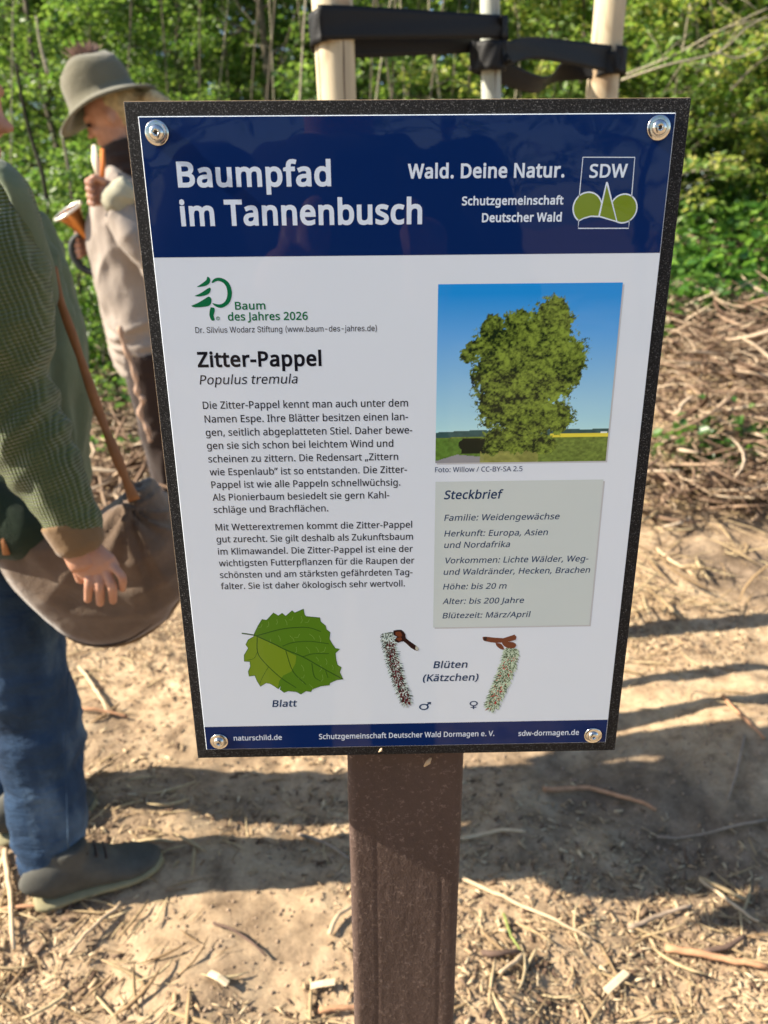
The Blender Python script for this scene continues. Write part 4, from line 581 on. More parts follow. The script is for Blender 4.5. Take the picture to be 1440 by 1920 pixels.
body = [('Die Zitter-Pappel kennt man auch unter dem', 380.7, 765.7, 765, 763), ('Namen Espe. Ihre Blätter besitzen einen lan-', 384, 791.3, 765, 788.7),
 ('gen, seitlich abgeplatteten Stiel. Daher bewe-', 386, 816.3, 773, 813.7), ('gen sie sich schon bei leichtem Wind und', 388.3, 840.7, 737.3, 839),
 ('scheinen zu zittern. Die Redensart „Zittern', 391, 866.3, 746.5, 863), ('wie Espenlaub” ist so entstanden. Die Zitter-', 393.5, 890.3, 763, 887.4),
 ('Pappel ist wie alle Pappeln schnellwüchsig.', 396.7, 914.2, 750.7, 911.3), ('Als Pionierbaum besiedelt sie gern Kahl-', 398.7, 937.8, 730, 935),
 ('schläge und Brachflächen.', 401, 960.8, 615.6, 959.6), ('Mit Wetterextremen kommt die Zitter-Pappel', 404.4, 993.8, 772.7, 990),
 ('gut zurecht. Sie gilt deshalb als Zukunftsbaum', 406.3, 1016.4, 774.3, 1012.3), ('im Klimawandel. Die Zitter-Pappel ist eine der', 409, 1039.1, 774, 1035.3),
 ('wichtigsten Futterpflanzen für die Raupen der', 410.8, 1060.8, 776.9, 1057.3), ('schönsten und am stärksten gefährdeten Tag-', 412.7, 1082.9, 773.4, 1079),
 ('falter. Sie ist daher ökologisch sehr wertvoll.', 414.6, 1104.3, 759.3, 1099.8)]
capmm = px2uv(381, 752.0)[1]-px2uv(381, 765.7)[1]
def capat(x, y, mm):
    v0 = px2uv(x, y)[1]; e = px2uv(x, y-10)[1]-v0; return y-10*mm/e
for t, x0, y0, x1, y1 in body: lettering(t, (x0, y0), (x1, y1), capat(x0, y0, capmm), INKB, 0.0095)
lettering('Foto: Willow / CC-BY-SA 2.5', (815.6, 885.6), (979.4, 883), 876.3, INKN, 0.007)
box_uv = [px2uv(*p) for p in ((812.7, 1176), (1104.6, 1172.5), (1131.8, 898.8), (816, 903.5))]
u0b = (box_uv[0][0]+box_uv[3][0])/2; u1b = (box_uv[1][0]+box_uv[2][0])/2; v0b = (box_uv[0][1]+box_uv[1][1])/2; v1b = (box_uv[2][1]+box_uv[3][1])/2
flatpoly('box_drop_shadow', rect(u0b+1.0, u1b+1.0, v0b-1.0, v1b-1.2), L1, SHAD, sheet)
factbox = flatpoly('fact_box', rect(u0b, u1b, v0b, v1b), L2, BOXG, sheet)
lettering('Steckbrief', (832.2, 935.9), (940.7, 934.2), 920.0, INKN, 0.019, 0.17, y=L3)
for t, x0, y0, x1, y1 in [('Familie: Weidengewächse', 832.8, 976.1, 1047.9, 973.7), ('Herkunft: Europa, Asien', 832.8, 1005.4, 1026, 1003.6), ('und Nordafrika', 832.2, 1027, 955, 1026),
   ('Vorkommen: Lichte Wälder, Weg-', 832.8, 1055.6, 1102, 1053), ('und Waldränder, Hecken, Brachen', 831.2, 1077, 1105, 1074.3), ('Höhe: bis 20 m', 830.6, 1105, 948.6, 1103.6),
   ('Alter: bis 200 Jahre', 829.6, 1132.1, 981.3, 1130.8), ('Blütezeit: März/April', 829.6, 1158.8, 992.4, 1157.2)]:
    lettering(t, (x0, y0), (x1, y1), capat(x0, y0, capmm*0.93), INKN, 0.009, 0.17, y=L3)
lettering('Blatt', (510.6, 1325.2), (555.9, 1324.6), 1313, INKN, 0.018, 0.15)
lettering('Blüten', (812.5, 1252.5), (875.4, 1251.8), 1240, INKN, 0.018, 0.15)
lettering('(Kätzchen)', (792, 1277), (896, 1276), 1264.5, INKN, 0.018, 0.15)
lettering('naturschild.de', (438.5, 1388.1), (528.7, 1387.2), 1379, INKW, 0.012)
lettering('Schutzgemeinschaft Deutscher Wald Dormagen e. V.', (598.3, 1384.8), (926.7, 1380.7), 1375.3, INKW, 0.012)
lettering('sdw-dormagen.de', (971.8, 1379.3), (1085.2, 1377.9), 1370, INKW, 0.012)
lettering('♂', (785.5, 1331), (808, 1331), 1316.5, INKN, 0.006, font='sym', name='symbol')
lettering('♀', (880, 1329), (895.5, 1329), 1314.5, INKN, 0.006, font='sym', name='symbol')
# emblem of the forest association
def PU(px, py):
    u, v = px2uv(px, py); return UV(u, v)
def strip(pts, wmm):
    """outline polygon of a flat line"""
    P = [Vector(p) for p in pts]; a = []; b = []
    for i, p in enumerate(P):
        t = (P[min(i+1, len(P)-1)]-P[max(i-1, 0)]).normalized(); nn = Vector((-t.y, t.x))*wmm/2000
        a.append(p+nn); b.append(p-nn)
    V = a+b; n = len(P); F = [(i, n+i, n+i+1, i+1) for i in range(n-1)]
    return V, F
def flatstrips(name, lines, mat, y, parent):
    V = []; F = []
    for pts, wm in lines:
        v, f = strip(pts, wm); o = len(V); V += [(p.x, y, p.y) for p in v]; F += [tuple(i+o for i in q) for q in f]
    return link(name, pymesh(name, V, F), mat, parent)
emblem = flatstrips('emblem_frame', [([PU(1083.5, 396), PU(1093, 294.8), PU(1190.3, 295), PU(1184, 372)], 0.55), ([PU(1085, 412), PU(1084, 428.2), PU(1178.7, 428), PU(1180, 412)], 0.55),
   ], INKW, L2, sheet)
lettering('SDW', (1104.6, 332.5), (1175.5, 332.2), 307.9, INKW, 0.019, parent=sheet)
u_l, v_l = px2uv(1101.5, 389.5); u_r, v_r = px2uv(1169, 391); rc = (px2uv(1127, 389)[0]-px2uv(1101.5, 389)[0])
wave = [px2uv(*p) for p in ((1083, 414), (1095, 407.5), (1108, 404), (1122, 404.5), (1136, 407.5), (1150, 413), (1163, 416.5), (1176, 416), (1184, 412))]
def wv(u):
    return float(np.interp(u, [p[0] for p in wave], [p[1] for p in wave]))
def bush(cu_, cv, r, grow):
    P = []
    for i in range(49):
        a = math.tau*i/48; u = cu_+math.cos(a)*(r+grow); v = max(cv+math.sin(a)*(r+grow), wv(cu_+math.cos(a)*(r+grow))-grow); P.append(UV(u, v))
    return P[:-1]
ap = px2uv(1137.5, 347); bl = px2uv(1125, 404.5); br = px2uv(1155, 414.5)
flatpoly('emblem_outline', bush(u_l, v_l, rc, 0.8), L2, INKW, sheet); flatpoly('emblem_outline', bush(u_r, v_r, rc*0.93, 0.8), L2, INKW, sheet)
flatpoly('emblem_tree', bush(u_l, v_l, rc, 0), L3, LOGO, sheet); flatpoly('emblem_tree', bush(u_r, v_r, rc*0.93, 0), L3, LOGO, sheet)
flatpoly('emblem_outline', [UV(bl[0]-1.1, wv(bl[0]-1.1)-0.6), UV(br[0]+1.0, wv(br[0]+1)-0.6), UV(ap[0]+0.5, ap[1]+1.6), UV(ap[0]-0.5, ap[1]+1.6)], L4, INKW, sheet)
flatpoly('emblem_tree', [UV(bl[0], wv(bl[0])+0.15), UV(br[0], wv(br[0])+0.15), UV(ap[0], ap[1])], L4-0.00002, LOGO, sheet)
# tree of the year emblem
def C1(x, y): return PU(340+x/3, 500+y/3)
def sm(pts, n=3): return [tuple(p) for p in smoothpath(list(pts)+[pts[0]], n)[:-1]]
for P in ([(85, 115), (115, 95), (140, 75), (147, 56), (162, 68), (160, 90), (140, 107), (110, 113)],
          [(73, 165), (110, 148), (140, 128), (160, 118), (166, 130), (155, 152), (130, 163), (100, 168)],
          [(55, 220), (90, 205), (125, 185), (155, 168), (170, 185), (165, 210), (150, 222), (110, 228), (70, 228)],
          [(170, 86), (185, 68), (215, 62), (250, 75), (275, 105), (285, 150), (275, 195), (250, 222), (220, 232), (190, 222), (175, 205), (205, 212), (232, 207), (252, 185), (259, 150), (253, 115), (234, 90), (205, 80), (176, 92)],
          [(165, 228), (185, 232), (188, 250), (182, 275), (188, 300), (170, 302), (158, 275), (160, 245)]):
    flatpoly('green_brush_stroke', [C1(*p) for p in sm(P)], L2, INKG, sheet)
flatstrips('registered_mark', [([C1(206+9*math.cos(a*math.tau/16), 291+9*math.sin(a*math.tau/16)) for a in range(17)], 0.35)], INKG, L2, sheet)
lettering('R', (407.3, 598.6), (410.7, 598.6), 595, INKG, 0.0, name='symbol')

# ---- printed photograph of a tree, as a fine grid of ink
NX, NY = 230, 230
q = [px2uv(*p) for p in ((816.2, 869), (1135.6, 863.5), (1167.9, 529.4), (821.6, 533.2))]
U0 = (q[0][0]+q[3][0])/2; U1 = (q[1][0]+q[2][0])/2; V0 = (q[0][1]+q[1][1])/2; V1 = (q[2][1]+q[3][1])/2
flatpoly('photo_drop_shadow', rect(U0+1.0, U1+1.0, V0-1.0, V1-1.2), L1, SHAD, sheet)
s_, t_ = np.meshgrid(np.linspace(0, 1, NX), np.linspace(0, 1, NY))         # t_ up
def mixc(a, b, k): return a*(1-k[..., None])+b*k[..., None]
def L_(r, g, b): return np.array(lin(r, g, b, 1.5))
img = mixc(L_(150, 190, 222), L_(22, 120, 190), np.clip((t_-0.2)/0.75, 0, 1)**0.8)
P3 = np.stack([s_*9, t_*9, s_*0], -1)
hills = 0.185+0.022*fbm(P3*0.5+4, 3, 3)+0.012*(s_ > 0.7)
k = (t_ < hills).astype(float); img = mixc(img, L_(52, 82, 82)*np.ones_like(img)*(0.8+0.3*fbm(P3*4, 3, 8)[..., None]), k)
k = ((t_ < 0.178) & (t_ > 0.155) & (s_ > 0.79) & (vnoise(P3*3.2, 21) > -0.1)).astype(float); img = mixc(img, L_(205, 215, 225)*np.ones_like(img), k*0.8)
field = 0.152+0.01*s_
grass = L_(98, 118, 52)*(0.8+0.45*fbm(np.stack([s_*60, t_*90, s_*0], -1), 3, 14)[..., None])
img = mixc(img, grass, (t_ < field).astype(float))
k = ((t_ < 0.168) & (t_ > 0.146) & (s_ > 0.66)).astype(float); img = mixc(img, L_(190, 180, 60)*np.ones_like(img), k)
k = ((s_ < 0.28) & (t_ < 0.145-0.0*s_)).astype(float); img = mixc(img, L_(78, 112, 44)*(0.85+0.5*fbm(P3*7, 3, 5)[..., None]), k*0.85)
k = ((s_ > 0.14+0.03*vnoise(P3*3, 9)) & (s_ < 0.33) & (t_ < 0.145) & (t_ > 0.055)).astype(float); img = mixc(img, L_(18, 26, 16)*np.ones_like(img), k)
road = (t_ < 0.05-0.10*(s_-0.12)*(s_ > 0.12)) & (t_ < 0.012+0.3*s_) & (s_ < 0.28); img = mixc(img, L_(120, 122, 128)*np.ones_like(img), road.astype(float))
# crown made from many overlapping clumps, read off the print
blobs = [(0.63, 0.86, 0.085, 0.075), (0.67, 0.79, 0.085, 0.09), (0.44, 0.80, 0.075, 0.065), (0.31, 0.76, 0.07, 0.075), (0.22, 0.66, 0.06, 0.05), (0.17, 0.62, 0.045, 0.04),
  (0.36, 0.66, 0.16, 0.14), (0.55, 0.70, 0.18, 0.16), (0.70, 0.62, 0.13, 0.12), (0.78, 0.60, 0.06, 0.07), (0.34, 0.50, 0.15, 0.16), (0.52, 0.50, 0.22, 0.22), (0.68, 0.48, 0.10, 0.12), (0.78, 0.50, 0.035, 0.06), (0.36, 0.36, 0.13, 0.16),
  (0.50, 0.30, 0.20, 0.20), (0.68, 0.27, 0.11, 0.09), (0.70, 0.22, 0.06, 0.06), (0.46, 0.15, 0.16, 0.10), (0.60, 0.10, 0.10, 0.07), (0.36, 0.10, 0.08, 0.07)]
d = np.full_like(s_, -9.0)
for cx, cy, a, b in blobs: d = np.maximum(d, 1-np.sqrt(((s_-cx)/a)**2+((t_-cy)/b)**2))
edge_n = fbm(P3*3.3, 5, 61, 0.75)
crown = sstep(-0.03, 0.05, d*0.9+0.40*edge_n+0.42*fbm(P3*6, 4, 62, 0.85)+0.02)*(t_ > 0.045)
stroke = fbm(np.stack([s_*26+t_*8, t_*40, s_*0], -1), 4, 70, 0.7); clump = fbm(P3*1.1, 3, 71); fine_ = fbm(np.stack([s_*70, t_*80, s_*0], -1), 3, 72, 0.8)
tone = np.clip(0.42+0.85*stroke+0.35*clump+0.95*fine_+0.12*(s_-0.5), 0, 1)
tree = mixc(L_(14, 28, 10), L_(112, 132, 50), tone)
img = mixc(img, tree, crown)
k = ((s_ > 0.26) & (s_ < 0.60) & (t_ < 0.055+0.03*fbm(np.stack([s_*50, t_*4, s_*0], -1), 2, 3))).astype(float)
img = mixc(img, L_(128, 132, 70)*(0.8+0.5*stroke[..., None]), k*0.9)
img = np.clip(img, 0.002, 0.85)
VV = np.stack([PX+(U0+(U1-U0)*s_)/1000, np.full_like(s_, L2), PZ+(V0+(V1-V0)*t_)/1000], -1).reshape(-1, 3)
I = (np.arange(NY-1)[:, None]*NX+np.arange(NX-1)[None, :]).ravel()
me = npmesh('printed_photo', VV, np.stack([I, I+1, I+NX+1, I+NX], 1)); set_color(me, img.reshape(-1, 3)); link('printed_photo', me, ART, sheet)

# ---- printed leaf
def C7(x, y): return PU(360+x/3.2727, 1100+y/3.2727)
leaf = [(380, 293), (405, 240), (430, 200), (458, 205), (500, 160), (530, 178), (553, 162), (575, 180), (615, 146), (630, 160), (685, 136), (690, 170), (700, 182), (785, 190), (790, 215), (820, 240), (825, 262), (848, 280), (843, 320), (860, 350), (880, 378), (907, 382), (880, 408), (885, 450), (893, 480), (917, 495), (907, 525), (928, 568), (890, 572), (848, 590), (843, 604), (790, 610), (738, 630), (730, 645), (700, 640), (668, 660), (640, 645), (590, 640), (565, 650), (540, 630), (545, 610), (530, 628), (505, 610), (480, 595), (455, 590), (420, 612), (400, 580), (385, 545), (350, 550), (345, 520), (358, 490), (355, 460), (320, 458), (320, 420), (345, 378), (330, 355), (345, 325), (380, 305)]
LG = printmat('ink_leaf_green', (0.085, 0.20, 0.012)); LL = printmat('ink_leaf_light', (0.17, 0.27, 0.015)); LD = printmat('ink_leaf_vein', (0.03, 0.085, 0.012)); LV = printmat('ink_leaf_fine_vein', (0.19, 0.32, 0.06))
flatpoly('printed_leaf', [C7(*p) for p in leaf], L2, LG, sheet)
flatpoly('printed_leaf_light_half', [C7(*p) for p in [(388, 300), (500, 352), (575, 392), (640, 425), (635, 470), (610, 520), (560, 545), (535, 580), (527, 622), (505, 608), (480, 595), (455, 590), (420, 608), (402, 580), (387, 543), (353, 547), (348, 520), (361, 490), (358, 457), (323, 455), (323, 422), (348, 380), (333, 357), (348, 327)]], L3, LL, sheet)
veins = [([(305, 286), (340, 290), (385, 298)], 0.9), ([(385, 298), (500, 350), (570, 385), (680, 430), (820, 510), (925, 567)], 0.8), ([(400, 300), (540, 262), (640, 250), (720, 252), (790, 275)], 0.55), ([(555, 365), (620, 342), (720, 335), (840, 350)], 0.5),
  ([(680, 430), (740, 412), (840, 410)], 0.5), ([(400, 310), (402, 400), (440, 460), (540, 555), (640, 620)], 0.6), ([(575, 392), (620, 520), (700, 600)], 0.55), ([(735, 470), (750, 550), (790, 580)], 0.5), ([(820, 515), (835, 560)], 0.4), ([(402, 400), (380, 440), (340, 450)], 0.3), ([(470, 490), (430, 560), (415, 600)], 0.3)]
flatstrips('printed_leaf_vein', [([C7(*p) for p in smoothpath(a, 4)], b) for a, b in veins]+[([C7(*p) for p in leaf+leaf[:1]], 0.3)], LD, L4, sheet)
fv = []
for (x, y) in [(430, 230), (470, 215), (520, 200), (570, 200), (620, 185), (670, 180), (720, 200), (600, 300), (660, 290), (720, 290), (780, 300), (640, 370), (700, 370), (760, 370), (820, 370), (760, 430), (820, 440), (860, 480), (670, 480), (690, 540), (800, 540), (650, 560), (720, 600), (790, 480), (530, 300), (480, 320)]:
    a = random.uniform(0.3, 2.2); l = random.uniform(28, 48)
    fv.append(([C7(x, y), C7(x+l*0.5*math.cos(a), y+l*0.5*math.sin(a)+6), C7(x+l*math.cos(a+0.4), y+l*math.sin(a+0.4))], 0.3))
flatstrips('printed_leaf_fine_vein', fv, LV, L3-0.000008, sheet)
# ---- printed catkins: overlapping pen strokes
def C8(x, y): return (680+x/2.769, 1120+y/2.769)
def catkin(name, axis, hw, cols, n, spread, red, seed):
    rg = random.Random(seed); V = []; F = []; Cc = []
    ax = smoothpath(axis, 8); k = 0
    for i in range(n):
        f = (i+rg.random())/n*(len(ax)-1.001); j = int(f); p = ax[j]*(1-f+j)+ax[j+1]*(f-j)
        tt = ax[j+1]-ax[j]; tt = tt/np.linalg.norm(tt); nn = np.array([-tt[1], tt[0]])
        w_ = np.interp(f/(len(ax)-1), [0, 0.06, 0.5, 0.92, 1], hw); side = rg.uniform(-1, 1)
        b = p+nn*side*w_*0.8; L = rg.uniform(12, 24); dr = tt*rg.uniform(0.1, 0.9)+nn*side*spread; dr = dr/np.linalg.norm(dr)
        e = b+dr*L; pn = np.array([-dr[1], dr[0]])*rg.uniform(1.6, 3.4)
        isred = rg.random() < red and abs(side) < 0.75 and f > 0.15*len(ax)
        c = cols[2] if isred else (cols[0] if rg.random() < 0.55 else cols[1])
        y = L3-0.00000003*i
        for z in (b+pn, b-pn, e):
            u, v = PU(*C8(*z)); V.append((u, y, v)); Cc.append(c)
        F.append((k, k+1, k+2)); k += 3
    me = pymesh(name, V, F); set_color(me, np.array(Cc)); return link(name, me, ART, sheet)
UNDER = printmat('ink_catkin_grey', (0.16, 0.20, 0.17))
for ax_, w_ in (([(128, 182), (138, 240), (155, 320), (178, 400), (205, 480), (236, 556)], [20, 30, 31, 27, 14]), ([(775, 262), (762, 330), (735, 410), (700, 490), (660, 582)], [22, 36, 38, 31, 18])):
    A_ = smoothpath(ax_, 5); l_ = []; r_ = []
    for i, p in enumerate(A_):
        t_v = A_[min(i+1, len(A_)-1)]-A_[max(i-1, 0)]; t_v = t_v/np.linalg.norm(t_v); n_v = np.array([-t_v[1], t_v[0]])*np.interp(i/(len(A_)-1), [0, 0.06, 0.5, 0.92, 1], w_)
        l_.append(PU(*C8(*(p+n_v)))); r_.append(PU(*C8(*(p-n_v))))
    flatpoly('printed_catkin_core', l_+r_[::-1], L2, UNDER, sheet)
catkin('printed_catkin', [(128, 182), (138, 240), (155, 320), (178, 400), (205, 480), (236, 556)], [27, 38, 38, 33, 18], [lin(172, 188, 186, 1.5), lin(34, 46, 40, 1.4), lin(76, 10, 24, 1.4)], 1100, 1.3, 0.5, 3)
catkin('printed_catkin', [(775, 262), (762, 330), (735, 410), (700, 490), (660, 582)], [27, 44, 46, 39, 24], [lin(160, 178, 158, 1.5), lin(64, 84, 60, 1.4), lin(160, 28, 34, 1.5)], 1300, 0.6, 0.12, 5)
TW = printmat('ink_twig_brown', (0.16, 0.045, 0.02)); TD = printmat('ink_twig_dark', (0.03, 0.012, 0.01))
for nm, P, mt, yy in [('printed_twig', [(160, 172), (200, 168), (222, 192), (225, 212), (262, 240), (290, 262), (284, 278), (250, 262), (212, 228), (185, 236), (165, 222), (178, 205), (160, 195)], TD, L4),
      ('printed_bud', [(170, 180), (195, 178), (205, 200), (190, 205), (172, 196)], TW, L4-0.000012), ('printed_bud', [(172, 214), (195, 206), (205, 218), (190, 228)], TW, L4-0.000012), ('printed_twig_end', [(276, 252), (290, 262), (285, 277), (273, 268)], printmat('ink_twig_pale', (0.5, 0.5, 0.42)), L4-0.000012),
      ('printed_twig', [(622, 207), (640, 204), (730, 212), (788, 193), (795, 220), (740, 232), (690, 236), (640, 228), (626, 222)], TW, L4),
      ('printed_bud', [(690, 236), (720, 242), (735, 270), (715, 268), (695, 252)], TW, L4), ('printed_bud', [(722, 232), (765, 230), (795, 240), (790, 262), (750, 262), (728, 246)], TW, L4-0.000012), ('printed_twig_end', [(632, 206), (645, 208), (640, 226), (628, 220)], TD, L4-0.00002)]:
    flatpoly(nm, [PU(*C8(*p)) for p in sm(P, 2)], yy, mt, sheet)

# ---- four button-head screws with washers
steel = Mat('stainless_steel', 0.16, 0.5); steel.b.inputs['Metallic'].default_value = 1.0; steel.flat((0.66, 0.65, 0.62)); steel.bump(steel.noise(600, 3), 0.12, 0.0004)
dsteel = simple('screw_socket_dark', (0.10, 0.09, 0.08), 0.35, 0.5, 0.2, 200, metal=0.9)
def lathe(cx, cz, prof, n=28, y0=0.0):
    V = []; F = []
    for (r, h) in prof:
        for k in range(n):
            a = math.tau*k/n; V.append((cx+r*math.cos(a), y0-h, cz+r*math.sin(a)))
    for i in range(len(prof)-1):
        for k in range(n): F.append((i*n+k, i*n+(k+1) % n, (i+1)*n+(k+1) % n, (i+1)*n+k))
    F.append(tuple((len(prof)-1)*n+k for k in range(n)))
    return V, F
first = None
for i, (u, v) in enumerate([(9.6, 411.8), (288.0, 412.6), (10.1, 7.6), (286.8, 6.8)]):
    loc = SP(u, v)
    if first is None:
        pr = [(0.0041, 0.0011), (0.00415, 0.0016), (0.0039, 0.0024), (0.0033, 0.0030), (0.0025, 0.0034), (0.0019, 0.0035)]
        n = 36; V = []; F = []
        for (r, h) in pr+[(None, 0.0035), (None, 0.0019)]:
            for k in range(n):
                a = math.tau*k/n; r2 = r if r else 0.00128+0.00022*math.cos(6*a)
                V.append((loc[0]+r2*math.cos(a), -h, loc[2]+r2*math.sin(a)))
        for a_ in range(len(pr)+1):
            for k in range(n): F.append((a_*n+k, a_*n+(k+1) % n, (a_+1)*n+(k+1) % n, (a_+1)*n+k))
        me = pymesh('screw', V, F+[tuple((len(pr)+1)*n+k for k in range(n))])
        me.materials.append(steel.m); me.materials.append(dsteel)
        me.polygons[len(me.polygons)-1].material_index = 1
        me.shade_smooth()
        first = link('screw', me, None, sign)
        first.data.transform(Matrix.Translation(origin(sign)-Vector(loc))); first.location = Vector(loc)-origin(sign)
        Vw, Fw = lathe(loc[0], loc[2], [(0.0066, 0.0001), (0.0066, 0.0008), (0.0062, 0.0011), (0.0050, 0.0012), (0.0043, 0.0013), (0.0038, 0.0013)])
        wsh = link('washer', pymesh('washer', Vw, Fw), steel.m, first, smooth=True)
    else:
        s2 = first.copy(); C.objects.link(s2); s2.location = Vector(loc)-origin(sign); s2.rotation_euler = (0.02*i, 0.4*i, 0.02)
        w2 = wsh.copy(); C.objects.link(w2); w2.parent = s2

# crumbs of straw caught on the board
for P, th in ((((710, 1410), (716, 1403)), 0.0012), (((795, 1437), (808, 1421)), 0.002)):
    a = at(*P[0], -0.001 if th < 0.0015 else 0.010); b = at(*P[1], -0.001 if th < 0.0015 else 0.010)
    V, F = loft([a, (a+b)/2+Vector((0.0006, 0, 0)), b], [th*0.3, th, th*0.4], 6)
    o = link('straw_sliver', pymesh('straw_sliver', V, F), c_pale, None, smooth=True); rebase(o, a)
    tag(o, 'tiny pale sliver stuck on the lower black border' if th < 0.0015 else 'tan straw sliver hanging on the post just under the board', 'sliver')
# ------------------------------------------------------------------ stakes, young poplar, tie bands
def peeled(name, c, var=0.15):
    m = Mat(name, 0.75, 0.3)
    g = m.noise(16, 5, 0.6, m.map((1, 1, 0.10))); k = m.noise(9, 3, 0.5, m.map((1, 1, 0.35)), 1.0)
    a = m.ramp(g, [(0.3, tuple(x*0.55 for x in c)), (0.6, c)])
    a = m.mix(m.ramp(k, [(0.58, (0, 0, 0)), (0.66, (0.85, 0.85, 0.85))]), a, (0.28, 0.19, 0.11)); cr = m.noise(55, 3, 0.6, m.map((1, 1, 0.035))); a = m.mix(m.ramp(cr, [(0.66, (0, 0, 0)), (0.70, (0.9, 0.9, 0.9))]), a, (0.12, 0.08, 0.05))
    m.color(a); m.bump(g, 0.4, 0.003); return m.m
PEEL = peeled('debarked_spruce', (0.60, 0.50, 0.34)); SMOOTHB = peeled('poplar_bark', (0.42, 0.44, 0.38))
def pole(name, label, cat, p0, p1, r0, r1, mat, bend=0.0, top=None):
    p0, p1 = Vector(p0), Vector(p1); pts = []; rad = []; N = 26
    for i in range(N+1):
        f = i/N; p = p0.lerp(p1, f)
        pts.append(p+Vector((math.sin(f*9+p0.x*7)*bend, math.cos(f*7)*bend*0.6, 0)))
        rad.append((r0+(r1-r0)*f)*(1+0.03*math.sin(f*23+p0.x*5)))
    V, F = loft(pts, rad, 20)
    o = link(name, pymesh(name, V, F), mat, smooth=True); rebase(o, p0); return tag(o, label, cat)
def plumb(px, py, Y, H, px_top=None, py_top=0, Ytop=None):
    a = at(px, py, Y); b = at(px_top if px_top else px, py_top, Ytop or Y)
    d = (b-a)/(b.z-a.z); z0 = gz(a.x, a.y)-0.2
    return a+d*(z0-a.z), a+d*(H-a.z)
YL, YT, YR = 1.30, 1.52, 1.83
a, b = plumb(631, 190, YL, 2.05, 621, 0); stakeL = pole('tree_stake', 'thick debarked tree stake rising above the left half of the board', 'tree stake', a, b, 0.042, 0.040, PEEL, 0.002)
stakeL['group'] = 'tree stakes'
a2, b2 = plumb(1129, 190, YR, 2.05, 1145, 0); stakeR = pole('tree_stake', 'debarked tree stake rising above the right end of the board', 'tree stake', a2, b2, 0.043, 0.041, PEEL, 0.002)
stakeR['group'] = 'tree stakes'
ta, tb = plumb(923, 190, YT, 3.6, 922, 0)
poplar = empty('young_poplar', (ta.x, ta.y, gz(ta.x, ta.y)), 'slim grey-green young poplar tied between the two stakes', 'tree')
pts = [ta.lerp(tb, i/30)+Vector((0.004*math.sin(i*0.7), 0.003*math.cos(i*0.9), 0)) for i in range(31)]
V, F = loft(pts, [0.0285-0.0004*i for i in range(31)], 18); link('trunk', pymesh('trunk', V, F), SMOOTHB, poplar, smooth=True)

RUB = Mat('black_rubber_band', 0.6, 0.22); RUB.flat((0.012, 0.012, 0.013)); RUB.bump(RUB.noise(60, 3), 0.25, 0.003)
def band(name, path, label):
    """ribbon along path of (x, y, z, half height, tilt)"""
    P = smoothpath(path, 6); V = []; F = []; th = 0.002; n = len(P)
    for i, p in enumerate(P):
        a = P[max(i-1, 0)]; b = P[min(i+1, n-1)]; t = Vector((b[0]-a[0], b[1]-a[1], b[2]-a[2])).normalized()
        side = t.cross(Vector((0, 0, 1))).normalized(); upn = side.cross(t).normalized()
        upn = (Matrix.Rotation(p[4], 3, t) @ upn); side = t.cross(upn).normalized(); c = Vector(p[:3])
        for k in range(7):
            f = k/6*2-1; V.append(c+upn*p[3]*f+side*(th+0.0015*math.sin(i*0.6+k)))
        for k in range(7):
            f = 1-k/6*2; V.append(c+upn*p[3]*f-side*(th-0.0015*math.sin(i*0.6+6-k)))
    for i in range(n-1):
        for k in range(14): F.append((i*14+k, i*14+(k+1) % 14, (i+1)*14+(k+1) % 14, (i+1)*14+k))
    F.append(tuple(range(14))); F.append(tuple(range((n-1)*14, n*14))[::-1])
    o = link(name, pymesh(name, V, F), RUB.m, smooth=True); rebase(o, P[0][:3]); return tag(o, label, 'tie band', 'tie bands')
def L4_(px, py, Y, hh, tilt=0.0, dy=0.0):
    p = at(px, py, Y); return (p.x, p.y+dy, p.z, hh, tilt)
hs = 0.0285
cL = at(624, 60, YL); cT = at(922, 80, YT); cR = at(1139, 110, YR)
def ring(c, r, a0, a1, z0, z1, hh, n=5, t0=0, t1=0):
    return [(c.x+r*math.cos(R(a0+(a1-a0)*i/n)), c.y+r*math.sin(R(a0+(a1-a0)*i/n)), z0+(z1-z0)*i/n, hh, t0+(t1-t0)*i/n) for i in range(n+1)]
zL = at(624, 42, YL-0.045).z; zTf = at(930, 51, YT-0.03).z; zTb = at(900, 62, YT).z; zLb = at(680, 92, YL+0.05).z
band('tie_band', ring(cT, 0.032, 10, -85, zTf, zTf+0.001, 0.0225, 4)+ring(cL, 0.0445, -80, -285, zL, zLb+0.01, hs, 8)+ring(cT, 0.034, 100, -10, zTb-0.01, zTf-0.010, 0.021, 4),
     'black rubber tie band looped from the thick stake to the young poplar')
zT2 = at(905, 100, YT-0.03).z; zR = at(1139, 112, YR-0.05).z; zR2 = at(1100, 128, YR).z; zT2b = at(950, 115, YT).z
band('tie_band', ring(cT, 0.036, -20, -190, zT2-0.004, zT2-0.004, 0.029, 6, 0.0, 0)+[(cT.x+0.13, cT.y+0.13, zT2b-0.028, 0.021, 0.7), (cR.x-0.13, cR.y-0.02, zR2-0.012, 0.024, 0.5)]+ring(cR, 0.0455, 180, -40, zR-0.006, zR, 0.030, 7)[::-1][:0]+ring(cR, 0.047, 200, 300, zR-0.012, zR-0.004, 0.026, 3),
     'black rubber tie band running from the young poplar to the right stake')
V, F = None, None
o = band('tie_band', ring(cT, 0.039, -60, -20, zT2+0.001, zT2+0.002, 0.024, 2)+[(cT.x+0.12, cT.y+0.08, (zT2+zR)/2+0.012, 0.023, -0.1)]+ring(cR, 0.0475, -110, 60, zR+0.004, zR, 0.030, 6),
     'short front tie band wrapped over the right stake')

